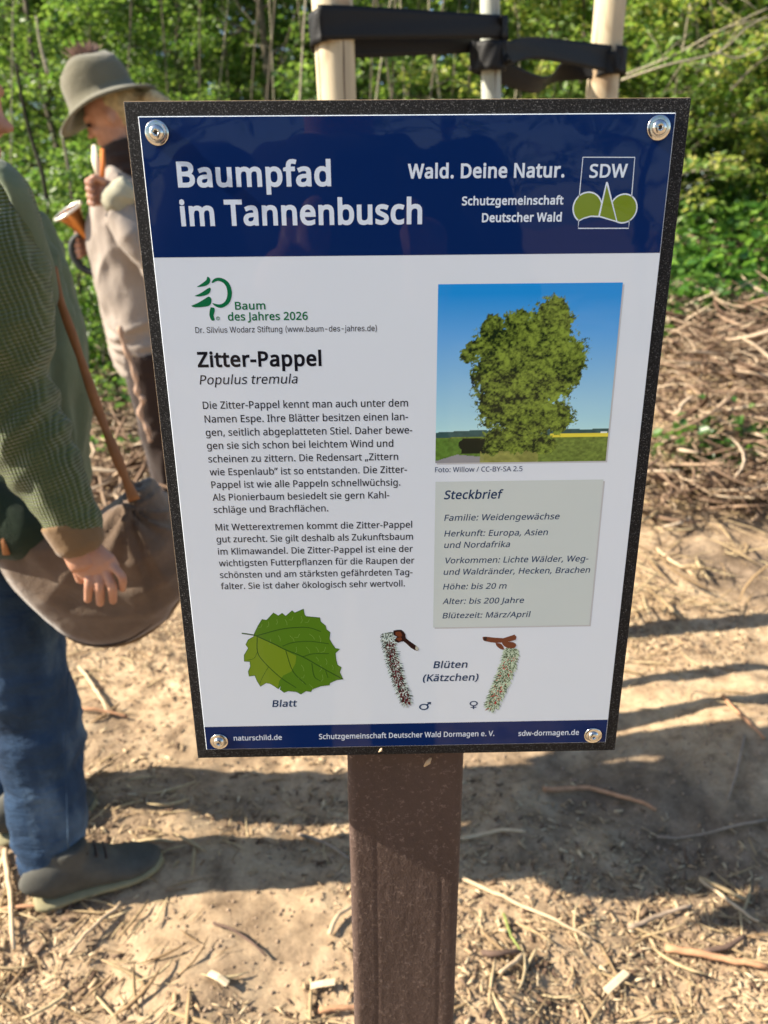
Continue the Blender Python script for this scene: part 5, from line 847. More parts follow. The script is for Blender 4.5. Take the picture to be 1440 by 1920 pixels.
# ------------------------------------------------------------------ fabrics and skin
def knit():
    m = Mat('green_knit_wool', 0.95, 0.15)
    w1 = m.n('ShaderNodeTexWave', wave_type='BANDS', bands_direction='Z'); w1.inputs['Scale'].default_value = 62; w1.inputs['Distortion'].default_value = 1.2; w1.inputs['Detail'].default_value = 1
    w2 = m.n('ShaderNodeTexWave', wave_type='BANDS', bands_direction='X'); w2.inputs['Scale'].default_value = 58; w2.inputs['Distortion'].default_value = 1.6; w2.inputs['Detail'].default_value = 1
    for x in (w1, w2): m.l(m.map((1, 0.6, 1), (0, R(12), 0)), x.inputs['Vector'])
    c = m.mix(1.0, w1.outputs['Color'], w2.outputs['Color'], 'ADD')
    base = m.ramp(m.noise(7, 4, 0.6), [(0.3, (0.062, 0.092, 0.024)), (0.7, (0.135, 0.155, 0.042))])
    m.color(m.mix(0.65, base, m.ramp(c, [(0.1, (0.38, 0.38, 0.38)), (0.8, (1, 1, 1))]), 'MULTIPLY'))
    m.bump(c, 0.9, 0.003); m.b.inputs['Sheen Weight'].default_value = 0.35; m.b.inputs['Sheen Roughness'].default_value = 0.5
    return m.m
def cloth(name, c, weave=900, var=0.18, sheen=0.2, scale=9):
    m = Mat(name, 0.95, 0.12)
    k = lambda f: tuple(x*f for x in c)
    m.color(m.ramp(m.noise(scale, 5, 0.65), [(0.25, k(1-var)), (0.75, k(1+var))]))
    m.bump(m.noise(weave, 2), 0.4, 0.0012); m.bump(m.noise(16, 5, 0.6, None, 0.8), 0.35, 0.012); m.b.inputs['Sheen Weight'].default_value = sheen; return m.m
KNIT = knit(); LODEN = cloth('grey_green_loden', (0.125, 0.155, 0.095)); LODEN2 = cloth('olive_cloth', (0.10, 0.115, 0.055)); DARKG = cloth('shaded_green_hem', (0.022, 0.035, 0.022))  # DARKG: green hem cloth, darkened for the shade under the arm
PATCH = cloth('brown_suede', (0.17, 0.105, 0.052), 120, 0.2); FELTB = cloth('brown_felt_leather', (0.125, 0.083, 0.055), 500, 0.28, 0.4, 14)
TAUPE = cloth('taupe_jacket_cloth', (0.30, 0.255, 0.22), 700, 0.07, 0.1); DARKB = cloth('dark_brown_cloth', (0.035, 0.022, 0.018)); HATM = cloth('grey_olive_felt', (0.135, 0.125, 0.085), 500, 0.1, 0.3)
STRAP = simple('brown_leather_strap', (0.30, 0.13, 0.05), 0.5, 0.4, 0.2, 40, 0.3, 150)
dm = Mat('blue_denim', 0.9, 0.15)
dc = dm.ramp(dm.noise(6, 5, 0.6, dm.map((1, 1, 0.5))), [(0.3, (0.014, 0.027, 0.055)), (0.48, (0.034, 0.066, 0.125)), (0.68, (0.16, 0.24, 0.34))])
dm.color(dm.mix(0.5, dc, dm.ramp(dm.noise(420, 3), [(0.3, (0.5, 0.5, 0.5)), (0.7, (1.0, 1.0, 1.0))]), 'MULTIPLY')); dm.bump(dm.noise(14, 5, 0.6, dm.map((1, 1, 2.6)), 1.2), 0.6, 0.014)
SHOE = simple('grey_canvas_shoe', (0.085, 0.083, 0.072), 0.9, 0.2, 0.25, 30, 0.4, 500, 0.001); SOLE = simple('olive_rubber_sole', (0.26, 0.23, 0.13), 0.8, 0.3, 0.2, 40)
sk = Mat('skin', 0.5, 0.35); sk.b.inputs['Subsurface Weight'].default_value = 0.12; sk.b.inputs['Subsurface Radius'].default_value = (0.01, 0.004, 0.002)
sk.color(sk.ramp(sk.noise(22, 4), [(0.3, (0.40, 0.20, 0.13)), (0.7, (0.53, 0.29, 0.20))])); sk.bump(sk.noise(300, 3), 0.2, 0.0008); SKIN = sk.m
HAIR = simple('fair_hair', (0.42, 0.33, 0.18), 0.6, 0.4, 0.35, 60, 0.6, 160, 0.003); BROWNH = simple('brown_hair', (0.10, 0.06, 0.035), 0.6, 0.4, 0.3, 60, 0.6, 160, 0.003)

def wr(amp, sx=6, sz=14, seed=1, extra=None):
    def f(co):
        P = co*np.array([sx, sx, sz])
        r = 1-np.abs(vnoise(P+3.7*vnoise(co*3, seed+9)[:, None], seed))*2
        return amp*(r*0.7+fbm(P*2.1, 2, seed+3)*0.5)
    return f

def head_shape(c, f, tilt=0.0, s=1.0):
    """head of height ~0.23, face towards unit vector f (horizontal), tilted down by tilt; returns closed shapes and a placing function"""
    f = Vector(f).normalized(); u = Vector((0, 0, 1)); l = u.cross(f).normalized()
    Rt = Matrix.Rotation(tilt, 3, l)
    f2 = Rt @ f; u2 = Rt @ u; c = Vector(c)
    B = Matrix((f2, l, u2)).transposed()
    pt = lambda a, b, d: c+(f2*a+l*b+u2*d)*s
    sh = [ball(pt(-0.012, 0, 0.025), (0.098*s, 0.077*s, 0.092*s), 20, 14, B), ball(pt(0.018, 0, -0.035), (0.068*s, 0.060*s, 0.082*s), 18, 12, B),
          ball(pt(0.062, 0, -0.095), (0.026*s, 0.026*s, 0.020*s), 12, 8, B), ball(pt(0.078, 0, 0.030), (0.018*s, 0.050*s, 0.013*s), 12, 8, B),
          ball(pt(0.090, 0, -0.002), (0.012*s, 0.010*s, 0.026*s), 10, 8, B), ball(pt(0.101, 0, -0.022), (0.016*s, 0.014*s, 0.012*s), 10, 8, B),
          ball(pt(0.082, 0, -0.055), (0.014*s, 0.024*s, 0.008*s), 10, 6, B), ball(pt(0.078, 0, -0.068), (0.014*s, 0.022*s, 0.008*s), 10, 6, B)]
    for q in (-1, 1):
        sh += [ball(pt(0.066, q*0.034, -0.02), (0.022*s, 0.022*s, 0.022*s), 10, 8, B), ball(pt(-0.008, q*0.078, -0.008), (0.018*s, 0.010*s, 0.033*s), 10, 8, B)]
    return sh, pt, B

def finger(base, dirs, lens, r):
    P = [Vector(base)]; rad = [r]
    for d, L in zip(dirs, lens):
        P.append(P[-1]+Vector(d).normalized()*L); rad.append(rad[-1]*0.93)
    P.insert(0, P[0]-Vector(dirs[0]).normalized()*0.02); rad.insert(0, r)
    P2 = smoothpath([tuple(p) for p in P], 3); R2 = np.interp(np.linspace(0, 1, len(P2)), np.linspace(0, 1, len(rad)), rad).tolist()
    V, F = loft([Vector(p) for p in P2], R2, 10)
    return merge((V, F), ball(P2[-1], R2[-1], 10, 6))

# ------------------------------------------------------------------ person in the green knit jacket (faces right)
YA = 0.62                       # depth of the near arm
P1 = empty('person', (-0.66, 0.86, 0.0), 'person in a green knitted jacket with brown elbow patch, blue jeans and grey shoes', 'person')
def A(px, py, Y): return at(px, py, Y)
FRONT = [(318, -20, 0.05, 0.10), (345, 25, 0.085, 0.14), (380, 46, 0.11, 0.165), (430, 70, 0.125, 0.175), (500, 98, 0.14, 0.175), (560, 116, 0.145, 0.17), (640, 138, 0.15, 0.17), (720, 150, 0.155, 0.17), (800, 152, 0.155, 0.172), (880, 146, 0.155, 0.175), (960, 132, 0.155, 0.178)]
def torso(shrink=0.0, rows=None):
    Q = smoothpath([tuple(at(x, y, 0.86)-Vector((a_, 0, 0)))+(a_, b_) for y, x, a_, b_ in (rows or FRONT)], 4)
    return loft([Vector(p[:3]) for p in Q], [(p[4]-shrink, p[3]-shrink) for p in Q], 28, upv=(1, 0, 0))
sh_n = A(-12, 372, YA+0.07); el_n = A(30, 775, YA-0.005); wr_n = A(150, 1030, YA-0.03)
tn = at(-70, 318, 0.87); hcx = at(-172, 190, 0.87)
hipn = Vector((-0.69, 0.80, 0.90)); hipf = Vector((-0.70, 0.98, 0.90)); neck = Vector((-0.70, 0.87, 1.43))
foot_n = ground_hit(92, 1668); foot_f = ground_hit(40, 1560)
kn_n = A(78, 1395, 0.80); an_n = A(99, 1612, 0.76); kn_f = A(-5, 1360, 1.02); an_f = A(8, 1530, 0.98)
parts = [loft([hipn+Vector((0.01, 0, 0.06)), kn_n, an_n], [0.085, 0.055, 0.035], 14), loft([hipf+Vector((0, 0, 0.06)), kn_f, an_f], [0.085, 0.055, 0.035], 14),
         torso(0.03),
         loft([tn+Vector((0, 0, -0.06)), tn.lerp(hcx, 0.45)+Vector((-0.02, 0, 0)), hcx+Vector((-0.02, 0, -0.05))], [0.062, 0.055, 0.056], 16),
         loft([sh_n+Vector((-0.02, 0.05, 0)), el_n, wr_n, wr_n+(wr_n-el_n).normalized()*0.03], [0.045, 0.038, 0.027, 0.027], 14),
         loft([(-0.80, 1.02, 1.33), (-0.82, 1.12, 1.10), (-0.76, 1.10, 0.90)], [0.045, 0.038, 0.03], 14), ball((-0.75, 1.10, 0.86), (0.035, 0.02, 0.05))]
hcx = A(-118, 190, 0.87)
hs_, hpt, hB = head_shape(hcx, (1, 0.0, 0), 0.15); parts += hs_
parts += [loft([an_n, foot_n+Vector((0, 0, 0.06)), foot_n+Vector((0.12, 0.04, 0.04))], [0.035, 0.04, 0.03], 12), loft([an_f, foot_f+Vector((0, 0, 0.06)), foot_f+Vector((0.12, 0.04, 0.04))], [0.035, 0.04, 0.03], 12)]
body = fuse('body', parts, 0.008, 3)
# near hand, fingers pointing down and right, resting on the bag
hd = (wr_n-el_n).normalized(); W0 = A(165, 1045, YA-0.035)
YH = YA-0.036
palm = loft([A(150, 1022, YA-0.03), A(166, 1044, YH+0.002), A(182, 1062, YH), A(190, 1074, YH+0.001)], [(0.025, 0.019), (0.029, 0.017), (0.033, 0.0145), (0.032, 0.010)], 16, upv=(0, 1, 0))
fg = []
for (bx, by, mx, my, tx, ty, r) in [(168, 1070, 167, 1096, 165, 1124, 0.0074), (184, 1074, 187, 1102, 188, 1130, 0.0078), (200, 1072, 210, 1100, 212, 1126, 0.0076), (212, 1062, 229, 1082, 230, 1104, 0.0066)]:
    P = [A(bx-(mx-bx)*0.6, by-(my-by)*0.6, YH+0.001), A(bx, by, YH-0.003), A(mx, my, YH-0.010), A(tx, ty, YH+0.002)]
    Pp = smoothpath([tuple(p) for p in P], 4); Rr = np.interp(np.linspace(0, 1, len(Pp)), [0, 0.33, 0.5, 0.67, 1], [r*0.95, r*1.08, r*0.96, r*1.0, r*0.82]).tolist()
    fg += [loft([Vector(p) for p in Pp], Rr, 12), ball(Pp[-1], r*0.82, 12, 8)]
P = [A(150, 1042, YH+0.004), A(146, 1062, YH+0.008), A(152, 1084, YH+0.012)]
fg += [loft(P, [0.012, 0.0105, 0.009], 10), ball(P[-1], 0.009, 10, 8)]
hand = fuse('hand', [palm]+fg, 0.0016, 3)
NAIL = simple('fingernail', (0.62, 0.38, 0.30), 0.3, 0.5, 0.08)
for (tx, ty, mx, my) in ((165, 1119, 166, 1108), (188, 1125, 187.5, 1114), (211.5, 1121, 211, 1110), (229.5, 1100, 229.5, 1091)):
    a_ = A(tx, ty, YH-0.0048); b_ = A(mx, my, YH-0.0088); d_ = (b_-a_).normalized(); l_ = d_.cross(Vector((0, 1, 0))).normalized(); q_ = l_.cross(d_)
    link('fingernail', pymesh('fingernail', *ball((a_+b_)/2, (0.0046, 0.0062, 0.0012), 12, 8, Matrix((l_, d_, q_)).transposed())), NAIL, P1, smooth=True)
bmj = bmesh.new(); bmj.from_mesh(body); bmj.from_mesh(hand); bmj.to_mesh(body); bmj.free(); body.shade_smooth()
link('body', body, SKIN, P1)
# hair
link('hair', fuse('hair', [ball(hpt(-0.03, 0, 0.04), (0.105, 0.088, 0.095), 16, 12), ball(hpt(-0.07, 0, -0.02), (0.05, 0.07, 0.08))], 0.008, 3), BROWNH, P1)
# knitted sleeve and jersey
slv = [tuple(A(-30, 355, YA+0.09))+(0.060,), tuple(A(-12, 420, YA+0.05))+(0.068,), tuple(A(-4, 520, YA+0.02))+(0.070,), tuple(A(4, 620, YA+0.005))+(0.070,), tuple(A(8, 700, YA))+(0.067,),
       tuple(A(30, 775, YA-0.004))+(0.066,), tuple(A(60, 840, YA-0.01))+(0.059,), tuple(A(98, 905, YA-0.018))+(0.050,), tuple(A(128, 962, YA-0.026))+(0.042,), tuple(A(143, 1000, YA-0.029))+(0.036,), tuple(A(148, 1012, YA-0.03))+(0.033,)]
Pp = smoothpath(slv, 6)
def kwr(co):
    q = wr(0.007, 8, 15, 5)(co); e = el_n
    r = np.linalg.norm(co-np.array(e), axis=1); return q+0.006*np.exp(-(r/0.09)**2)*np.sin((co[:, 2]*0.8-co[:, 0])*130)
sleeve = fuse('knitted_jacket', [loft([Vector(p[:3]) for p in Pp], [(p[3]*0.92, p[3]) for p in Pp], 26, upv=(0, 1, 0)),
    loft([(-0.80, 1.02, 1.34), (-0.83, 1.13, 1.10), (-0.77, 1.11, 0.92)], [0.07, 0.06, 0.045], 18), torso(0.012)], 0.006, 5, kwr)
link('knitted_jacket', sleeve, KNIT, P1)
cf = [A(128, 970, YA-0.028), A(142, 998, YA-0.031), A(152, 1020, YA-0.033), A(156, 1030, YA-0.033)]
link('cuff', fuse('cuff', [loft(cf, [(0.0405, 0.0445), (0.0385, 0.0415), (0.0365, 0.0385), (0.031, 0.033)], 20, upv=(0, 1, 0))], 0.004, 3, wr(0.0012, 30, 30, 7)), PATCH, P1)
# elbow patch: a thin pad following the sleeve
pc0 = A(8, 785, YA-0.052)
link('elbow_patch', fuse('elbow_patch', [ball(A(-6, 785, YA-0.054), (0.026, 0.014, 0.046), 24, 16)], 0.004, 3), PATCH, P1)
# sleeveless loden vest
vest = fuse('vest', [torso(0.0)], 0.007, 4, lambda co: wr(0.016, 16, 3, 15)(co)+wr(0.006, 9, 9, 16)(co))
link('vest', vest, LODEN, P1)
# armhole band over the shoulder
bp = [A(-40, 305, YA+0.06), A(-5, 312, YA+0.03), A(26, 345, YA+0.02), A(48, 395, YA+0.025), A(68, 450, YA+0.04), A(86, 510, YA+0.06), A(96, 570, YA+0.08)]
Pp = smoothpath([tuple(p) for p in bp], 6)
link('vest_armhole', fuse('vest_armhole', [loft([Vector(p) for p in Pp], [(0.010, 0.019)]*len(Pp), 12, upv=(0, 1, 0))], 0.004, 2), LODEN, P1)
# dark green hem under the arm, its shade put into the near-black colour
link('jacket_hem', fuse('jacket_hem', [loft([A(-40, 960, 0.70), A(10, 985, 0.70), A(60, 1010, 0.69), A(95, 1035, 0.69)], [(0.06, 0.055), (0.055, 0.05), (0.045, 0.04), (0.03, 0.02)], 16, upv=(0, 1, 0))], 0.006, 4, wr(0.006, 9, 9, 35)), DARKG, P1)
# jeans
def leg(hip, kn, an, th):
    L = smoothpath([tuple(hip)+(th*1.25,), tuple(hip.lerp(kn, 0.55))+(th*1.08,), tuple(kn)+(th*0.90,), tuple(kn.lerp(an, 0.45))+(th*0.86,), tuple(an)+(th*0.70,)], 7)
    return loft([Vector(p[:3]) for p in L], [p[3] for p in L], 22)
def jwr(co):
    r = wr(0.009, 6, 9, 45)(co)+wr(0.004, 14, 24, 46)(co)
    kz = kn_n.z; f = np.exp(-((co[:, 2]-kz)/0.09)**2); g = np.exp(-((co[:, 2]-an_n.z-0.04)/0.06)**2)
    return r+(f*0.004+g*0.0035)*(1-2*np.abs(vnoise(co*np.array([9., 9., 42.]), 47)))
jeans = fuse('jeans', [leg(hipn, kn_n, an_n, 0.084), leg(hipf, kn_f, an_f, 0.084), loft([(-0.70, 0.89, 0.80), (-0.70, 0.89, 0.90), (-0.70, 0.89, 1.02)], [(0.19, 0.135), (0.185, 0.14), (0.16, 0.125)], 22, upv=(1, 0, 0))], 0.006, 4, jwr)
link('jeans', jeans, dm.m, P1)
for an, rr_ in ((an_n, 0.062), (an_f, 0.062)):
    d = Vector((0, 0, 1)); V, F = loft([an+d*-0.012, an+d*0.0, an+d*0.03, an+d*0.036], [rr_*0.96, rr_*1.04, rr_*1.05, rr_*0.98], 22)
    link('rolled_hem', fuse('rolled_hem', [(V, F)], 0.005, 2, wr(0.002, 12, 20, 55)), dm.m, P1)
sp_ = smoothpath([tuple(A(x, y, Y_)) for x, y, Y_ in ((128, 1260, 0.745), (124, 1340, 0.738), (122, 1420, 0.736), (126, 1500, 0.722), (128, 1590, 0.712))], 6)
V, F = loft([Vector(p) for p in sp_], 0.0014, 6); link('trouser_seam', pymesh('trouser_seam', V, F), dm.m, P1, smooth=True)
# shoes: sole outline, rubber rim and upper
def shoe(heel, toe, name_parent):
    heel, toe = Vector(heel), Vector(toe); L = (toe-heel).length; f = (toe-heel)/L; f.z = 0; f.normalize(); l = Vector((0, 0, 1)).cross(f)
    prof = [(0.0, 0.020, 0.062), (0.04, 0.030, 0.085), (0.12, 0.036, 0.10), (0.28, 0.037, 0.11), (0.45, 0.040, 0.092), (0.62, 0.046, 0.062), (0.78, 0.048, 0.046), (0.92, 0.037, 0.036), (1.0, 0.016, 0.026)]
    up_ = []
    for (t, w_, h) in prof: up_.append(tuple(heel+f*(t*L)+Vector((0, 0, h*0.5)))+(w_, h*0.5))
    Pp = smoothpath(up_, 4)
    sole = smoothpath([tuple(heel+f*(t*L*1.03-0.004)+Vector((0, 0, 0.010)))+(w_+0.007, 0.013) for (t, w_, h) in prof], 4)
    s = link('shoe', fuse('shoe', [loft([Vector(p[:3]) for p in Pp], [(p[3], p[4]) for p in Pp], 18), loft([heel+f*0.075+Vector((0, 0, 0.05)), heel+f*0.070+Vector((0, 0, 0.118))], [(0.044, 0.037), (0.040, 0.034)], 16)], 0.005, 4, wr(0.0012, 20, 20, 65)), SHOE, name_parent)
    link('sole', fuse('sole', [loft([Vector(p[:3]) for p in sole], [(p[3], p[4]) for p in sole], 16)], 0.004, 2), SOLE, s)
    lc = heel+f*(0.40*L)+Vector((0, 0, 0.098)); V = []; F = []
    for k in range(4):
        c = heel+f*((0.36+0.07*k)*L)+Vector((0, 0, 0.108-0.012*k)); v, q = loft([c-l*0.024, c+Vector((0, 0, 0.006)), c+l*0.024], 0.0028, 6); o = len(V); V += v; F += [tuple(i+o for i in z) for z in q]
    link('shoe_lace', pymesh('shoe_lace', V, F), DARKB, s)
h1 = ground_hit(62, 1712); t1 = ground_hit(296, 1622); h2 = ground_hit(-10, 1590); t2 = ground_hit(176, 1495)
h1 = h1+Vector((0, 0.02, 0.004)); t1 = t1+Vector((0, 0.02, 0.004))
shoe(h1, t1, P1); shoe(h2+Vector((0, 0.02, 0.004)), t2+Vector((0, 0.0, 0.004)), P1)

# ------------------------------------------------------------------ round bag resting at the hip
YB = 0.66
bag = empty('shoulder_bag', tuple(A(170, 1230, YB)), 'big round-bottomed brown bag hanging from a leather strap under the hand', 'bag')
ol = [(-40, 1000), (20, 990), (90, 1005), (150, 1010), (200, 975), (245, 940), (275, 960), (310, 1010), (338, 1070), (336, 1120), (300, 1180), (245, 1222), (190, 1236), (130, 1226), (70, 1180), (20, 1130), (-20, 1080)]
O = [A(x, y, YB) for x, y in sm(ol, 4)]
c = sum(O, Vector())/len(O); V = []; F = []; n = len(O)
rings = [(1.0, 0.0), (0.985, 0.022), (0.93, 0.042), (0.8, 0.058), (0.55, 0.066), (0.25, 0.068)]
for sgn in (-1, 1):
    for (s_i, dep) in rings:
        for p in O:
            q = c+(p-c)*s_i; V.append((q.x, q.y+0.065+sgn*dep, q.z))
m_ = len(rings)
for hlf in (0, 1):
    o0 = hlf*m_*n
    for i in range(m_-1):
        for k in range(n): F.append((o0+i*n+k, o0+i*n+(k+1) % n, o0+(i+1)*n+(k+1) % n, o0+(i+1)*n+k))
    F.append(tuple(o0+(m_-1)*n+k for k in range(n)))
for k in range(n): F.append((k, (k+1) % n, m_*n+(k+1) % n, m_*n+k))
def bagd(co):
    k0 = A(252, 936, YB+0.05); dx = co[:, 0]-k0.x; dz = co[:, 2]-k0.z; r = np.hypot(dx, dz); an = np.arctan2(dz, dx)
    fold = (1-2*np.abs(vnoise(np.stack([an*4.5, r*6, r*0], -1), 79)))*0.011*np.exp(-r/0.10)
    low = (1-2*np.abs(vnoise(np.stack([r*22+co[:, 0]*4, co[:, 2]*3, co[:, 1]*3], -1), 83)))*0.0035
    return fold+low+wr(0.006, 7, 4, 75)(co)+0.002*fbm(co*14, 3, 76)
me = fuse('bag_body', [(V, F)], 0.006, 3, bagd); link('bag_body', me, FELTB, bag)
sm_ = [c+(q_-c)*0.90 for q_ in O]; sm_ = [Vector((p.x, p.y+0.065-0.047, p.z)) for p in sm_ if p.z < c.z+0.03]
sm_.sort(key=lambda p: math.atan2(p.z-c.z-0.05, p.x-c.x)); V, F = loft(sm_, 0.0026, 6); link('seam', pymesh('seam', V, F), cloth('dark_seam', (0.05, 0.03, 0.02)), bag, smooth=True)
rim = [Vector((p.x, p.y+0.065-0.02, p.z)) for p in [c+(q_-c)*1.0 for q_ in O]]
ri = [p for p in rim if p.z < c.z-0.01]
ri.sort(key=lambda p: math.atan2(p.z-c.z, p.x-c.x)); V, F = loft(ri, 0.0042, 8); link('rim_piping', pymesh('rim_piping', V, F), PATCH, bag, smooth=True)
rd = []
for (x, y) in ((200, 992), (222, 1030), (256, 1040), (288, 1022), (314, 1030)):
    p0 = A(250, 932, YB+0.05); p2 = A(x, y, YB+0.022); p1 = p0.lerp(p2, 0.45)+Vector((0, -0.016, 0)); rd.append(loft([p0, p1, p2], [0.007, 0.0095, 0.004], 10))
rd.append(ball(A(250, 938, YB+0.05), (0.016, 0.014, 0.018)))
link('gathered_folds', fuse('gathered_folds', rd, 0.004, 4, wr(0.002, 20, 8, 85)), FELTB, bag)
st = [A(100, 500, YA+0.09), A(112, 560, YA+0.085), A(140, 640, YA+0.08), A(185, 770, YA+0.07), A(220, 860, YA+0.055), A(252, 938, YA+0.05)]
Pp = smoothpath([tuple(p) for p in st], 8); nP = len(Pp)
V, F = loft([Vector(p) for p in Pp], [(0.006+0.004*abs(math.sin(i*0.35))*(i/nP), 0.0025) for i in range(nP)], 8, upv=(0, 1, 0)); link('strap', pymesh('strap', V, F), STRAP, bag, smooth=True)
V, F = loft([A(-30, 1010, YB+0.0), A(5, 1015, YB-0.01), A(12, 1040, YB-0.012)], [(0.008, 0.003)]*3, 8, upv=(0, 1, 0)); link('strap', pymesh('strap', V, F), STRAP, bag, smooth=True)

# ------------------------------------------------------------------ person in hat with the horn (faces left)
Y2 = 2.83
g2 = ground_hit(285, 922)
P2 = empty('person', (at(262, 700, Y2).x, Y2, gz(at(262, 700, Y2).x, Y2)), 'person in taupe jacket and grey-olive felt hat looking down, holding a horn', 'person')
def Bp(px, py, dy=0.0): return at(px, py, Y2+dy)
hc = Bp(208, 222); hsx, hp2, hB2 = head_shape(hc, (-1, -0.1, 0), 0.42, 1.0)
hipc = Bp(300, 640); gzz = gz(hipc.x, Y2)
bd = hsx+[loft([Bp(232, 265), Bp(248, 320), Bp(268, 350)], [0.055, 0.055, 0.07], 14),
   loft([Bp(275, 345), Bp(268, 430), Bp(275, 540), Bp(290, 660)], [(0.17, 0.10), (0.18, 0.13), (0.16, 0.12), (0.16, 0.12)], 18, upv=(1, 0, 0)),
   loft([Bp(265, 380, -0.19), Bp(285, 500, -0.24), Bp(232, 420, -0.27), Bp(215, 385, -0.25)], [0.05, 0.042, 0.03, 0.026], 12),
   loft([Bp(275, 380, 0.17), Bp(262, 520, 0.2), Bp(205, 480, 0.05), Bp(178, 460, -0.02)], [0.05, 0.042, 0.03, 0.026], 12)]
for dx, dy in ((-12, -0.09), (22, 0.09)):
    k0 = Bp(282+dx, 690, dy); a0 = Vector((k0.x+0.02, Y2+dy, gzz+0.10)); kk = k0.lerp(a0, 0.45)
    bd.append(loft([k0, kk, a0], [0.08, 0.055, 0.035], 12))
b2 = fuse('body', bd, 0.007, 3)
# hands
def fist(c, s=1.0, dirx=-1, down=-0.3):
    o = [ball(c, (0.038*s, 0.020*s, 0.042*s), 14, 10)]
    for k in range(4):
        b_ = Vector(c)+Vector((dirx*0.022*s, -0.006, (0.030-0.020*k)*s))
        P = [b_, b_+Vector((dirx*0.026, -0.012, -0.003+down*0.02))*s, b_+Vector((dirx*0.020, -0.032, -0.008+down*0.02))*s, b_+Vector((dirx*0.002, -0.036, -0.006))*s]
        o.append(loft(P, [0.0105*s, 0.010*s, 0.009*s, 0.008*s], 8))
    o.append(loft([Vector(c)+Vector((0.01, -0.015, 0.03))*s, Vector(c)+Vector((dirx*0.02, -0.03, 0.045))*s, Vector(c)+Vector((dirx*0.04, -0.03, 0.035))*s], [0.012*s, 0.011*s, 0.009*s], 8))
    return o
hh = fuse('hh', fist(Bp(198, 362, -0.25), 1.15, -1, 0.4)+[loft([Bp(215, 388, -0.25), Bp(205, 372, -0.25)], [0.027, 0.03], 10)], 0.004, 3)
hl = fuse('hl', fist(Bp(170, 458, -0.03), 1.1)+[loft([Bp(190, 470, -0.0), Bp(175, 460, -0.03)], [0.027, 0.03], 10)], 0.004, 3)
bmj = bmesh.new(); bmj.from_mesh(b2); bmj.from_mesh(hh); bmj.from_mesh(hl); bmj.to_mesh(b2); bmj.free(); b2.shade_smooth(); link('body', b2, SKIN, P2)
# eye and brow
[link('eye', pymesh('eye', *ball(hp2(0.083, q*0.030, 0.006), (0.012, 0.012, 0.006), 10, 6)), DARKB, P2, smooth=True) for q in (-1, 1)]
# fair hair gathered at the back of the neck
Hh = [ball(hp2(-0.045, 0, 0.03), (0.085, 0.082, 0.085)), loft([hp2(-0.035, -0.065, 0.03), hp2(-0.045, -0.07, -0.04), hp2(-0.035, -0.07, -0.10)], [0.028, 0.03, 0.02], 12),
      loft([hp2(-0.10, -0.03, 0.04), hp2(-0.13, -0.02, 0.0), hp2(-0.15, -0.02, -0.06)], [0.04, 0.045, 0.035], 12), loft([Bp(268, 188, -0.02), Bp(288, 187, -0.02), Bp(322, 200, -0.02)], [0.02, 0.035, 0.02], 12)]
link('hair', fuse('hair', Hh, 0.007, 3, wr(0.006, 30, 8, 95)), HAIR, P2)
# hat: turned brim and soft crown
hatc = Bp(192, 184); fx = Vector((-1, -0.1, 0)).normalized(); ly = Vector((0, 0, 1)).cross(fx)
Rh = Matrix.Rotation(0.36, 3, ly); fx2 = Rh @ fx; uz2 = Rh @ Vector((0, 0, 1))
def hatp(a, r1, r2, h): return hatc+fx2*(math.cos(a)*r1)+ly*(math.sin(a)*r2)+uz2*h
hp = [(0.200, 0.170, -0.030), (0.203, 0.173, -0.026), (0.198, 0.168, -0.022), (0.155, 0.130, -0.006), (0.133, 0.108, 0.004), (0.130, 0.106, 0.03), (0.126, 0.104, 0.075), (0.112, 0.096, 0.112), (0.082, 0.072, 0.136), (0.035, 0.030, 0.141)]
V = []; F = []; n = 48
for (r1, r2, h) in hp:
    for k in range(n):
        a = math.tau*k/n; dz = -0.030*max(0, math.cos(a))**1.5*(1 if r1 > 0.15 else 0)-0.006*math.cos(2*a)*(r1 > 0.15)
        V.append(hatp(a, r1, r2, h+dz+0.006*math.sin(3*a+h*30)*(h > 0.05)))
lo = len(V)
for (r1, r2, h) in [(0.198, 0.168, -0.034), (0.150, 0.125, -0.014), (0.125, 0.100, -0.004), (0.118, 0.094, 0.03), (0.09, 0.08, 0.10)]:
    for k in range(n):
        a = math.tau*k/n; dz = -0.030*max(0, math.cos(a))**1.5*(1 if r1 > 0.145 else 0)-0.006*math.cos(2*a)*(r1 > 0.145)
        V.append(hatp(a, r1, r2, h+dz))
for i in range(len(hp)-1):
    for k in range(n): F.append((i*n+k, i*n+(k+1) % n, (i+1)*n+(k+1) % n, (i+1)*n+k))
F.append(tuple((len(hp)-1)*n+k for k in range(n)))
for i in range(4):
    for k in range(n): F.append((lo+i*n+k, lo+(i+1)*n+k, lo+(i+1)*n+(k+1) % n, lo+i*n+(k+1) % n))
for k in range(n): F.append((k, lo+k, lo+(k+1) % n, (k+1) % n))
F.append(tuple(lo+4*n+k for k in range(n)))
hme = pymesh('hat', V, F); hat = link('hat', hme, HATM, P2, smooth=True)
V = []; F = []
for k in range(150):
    a = random.uniform(0, math.tau); r = random.uniform(0, 0.022); b_ = hatp(a, r-0.045, r, 0.140); e = b_+uz2*random.uniform(0.025, 0.05)+Vector((random.gauss(0.012, 0.022), random.gauss(0, 0.022), 0))
    v, f = loft([b_, (b_+e)/2+Vector((0.002, 0, 0)), e], [0.0022, 0.002, 0.0012], 4); o = len(V); V += v; F += [tuple(i+o for i in z) for z in f]
link('hat_tuft', pymesh('hat_tuft', V, F), simple('pinkish_grey_tuft', (0.30, 0.20, 0.17), 0.9, 0.2, 0.4, 40), hat)
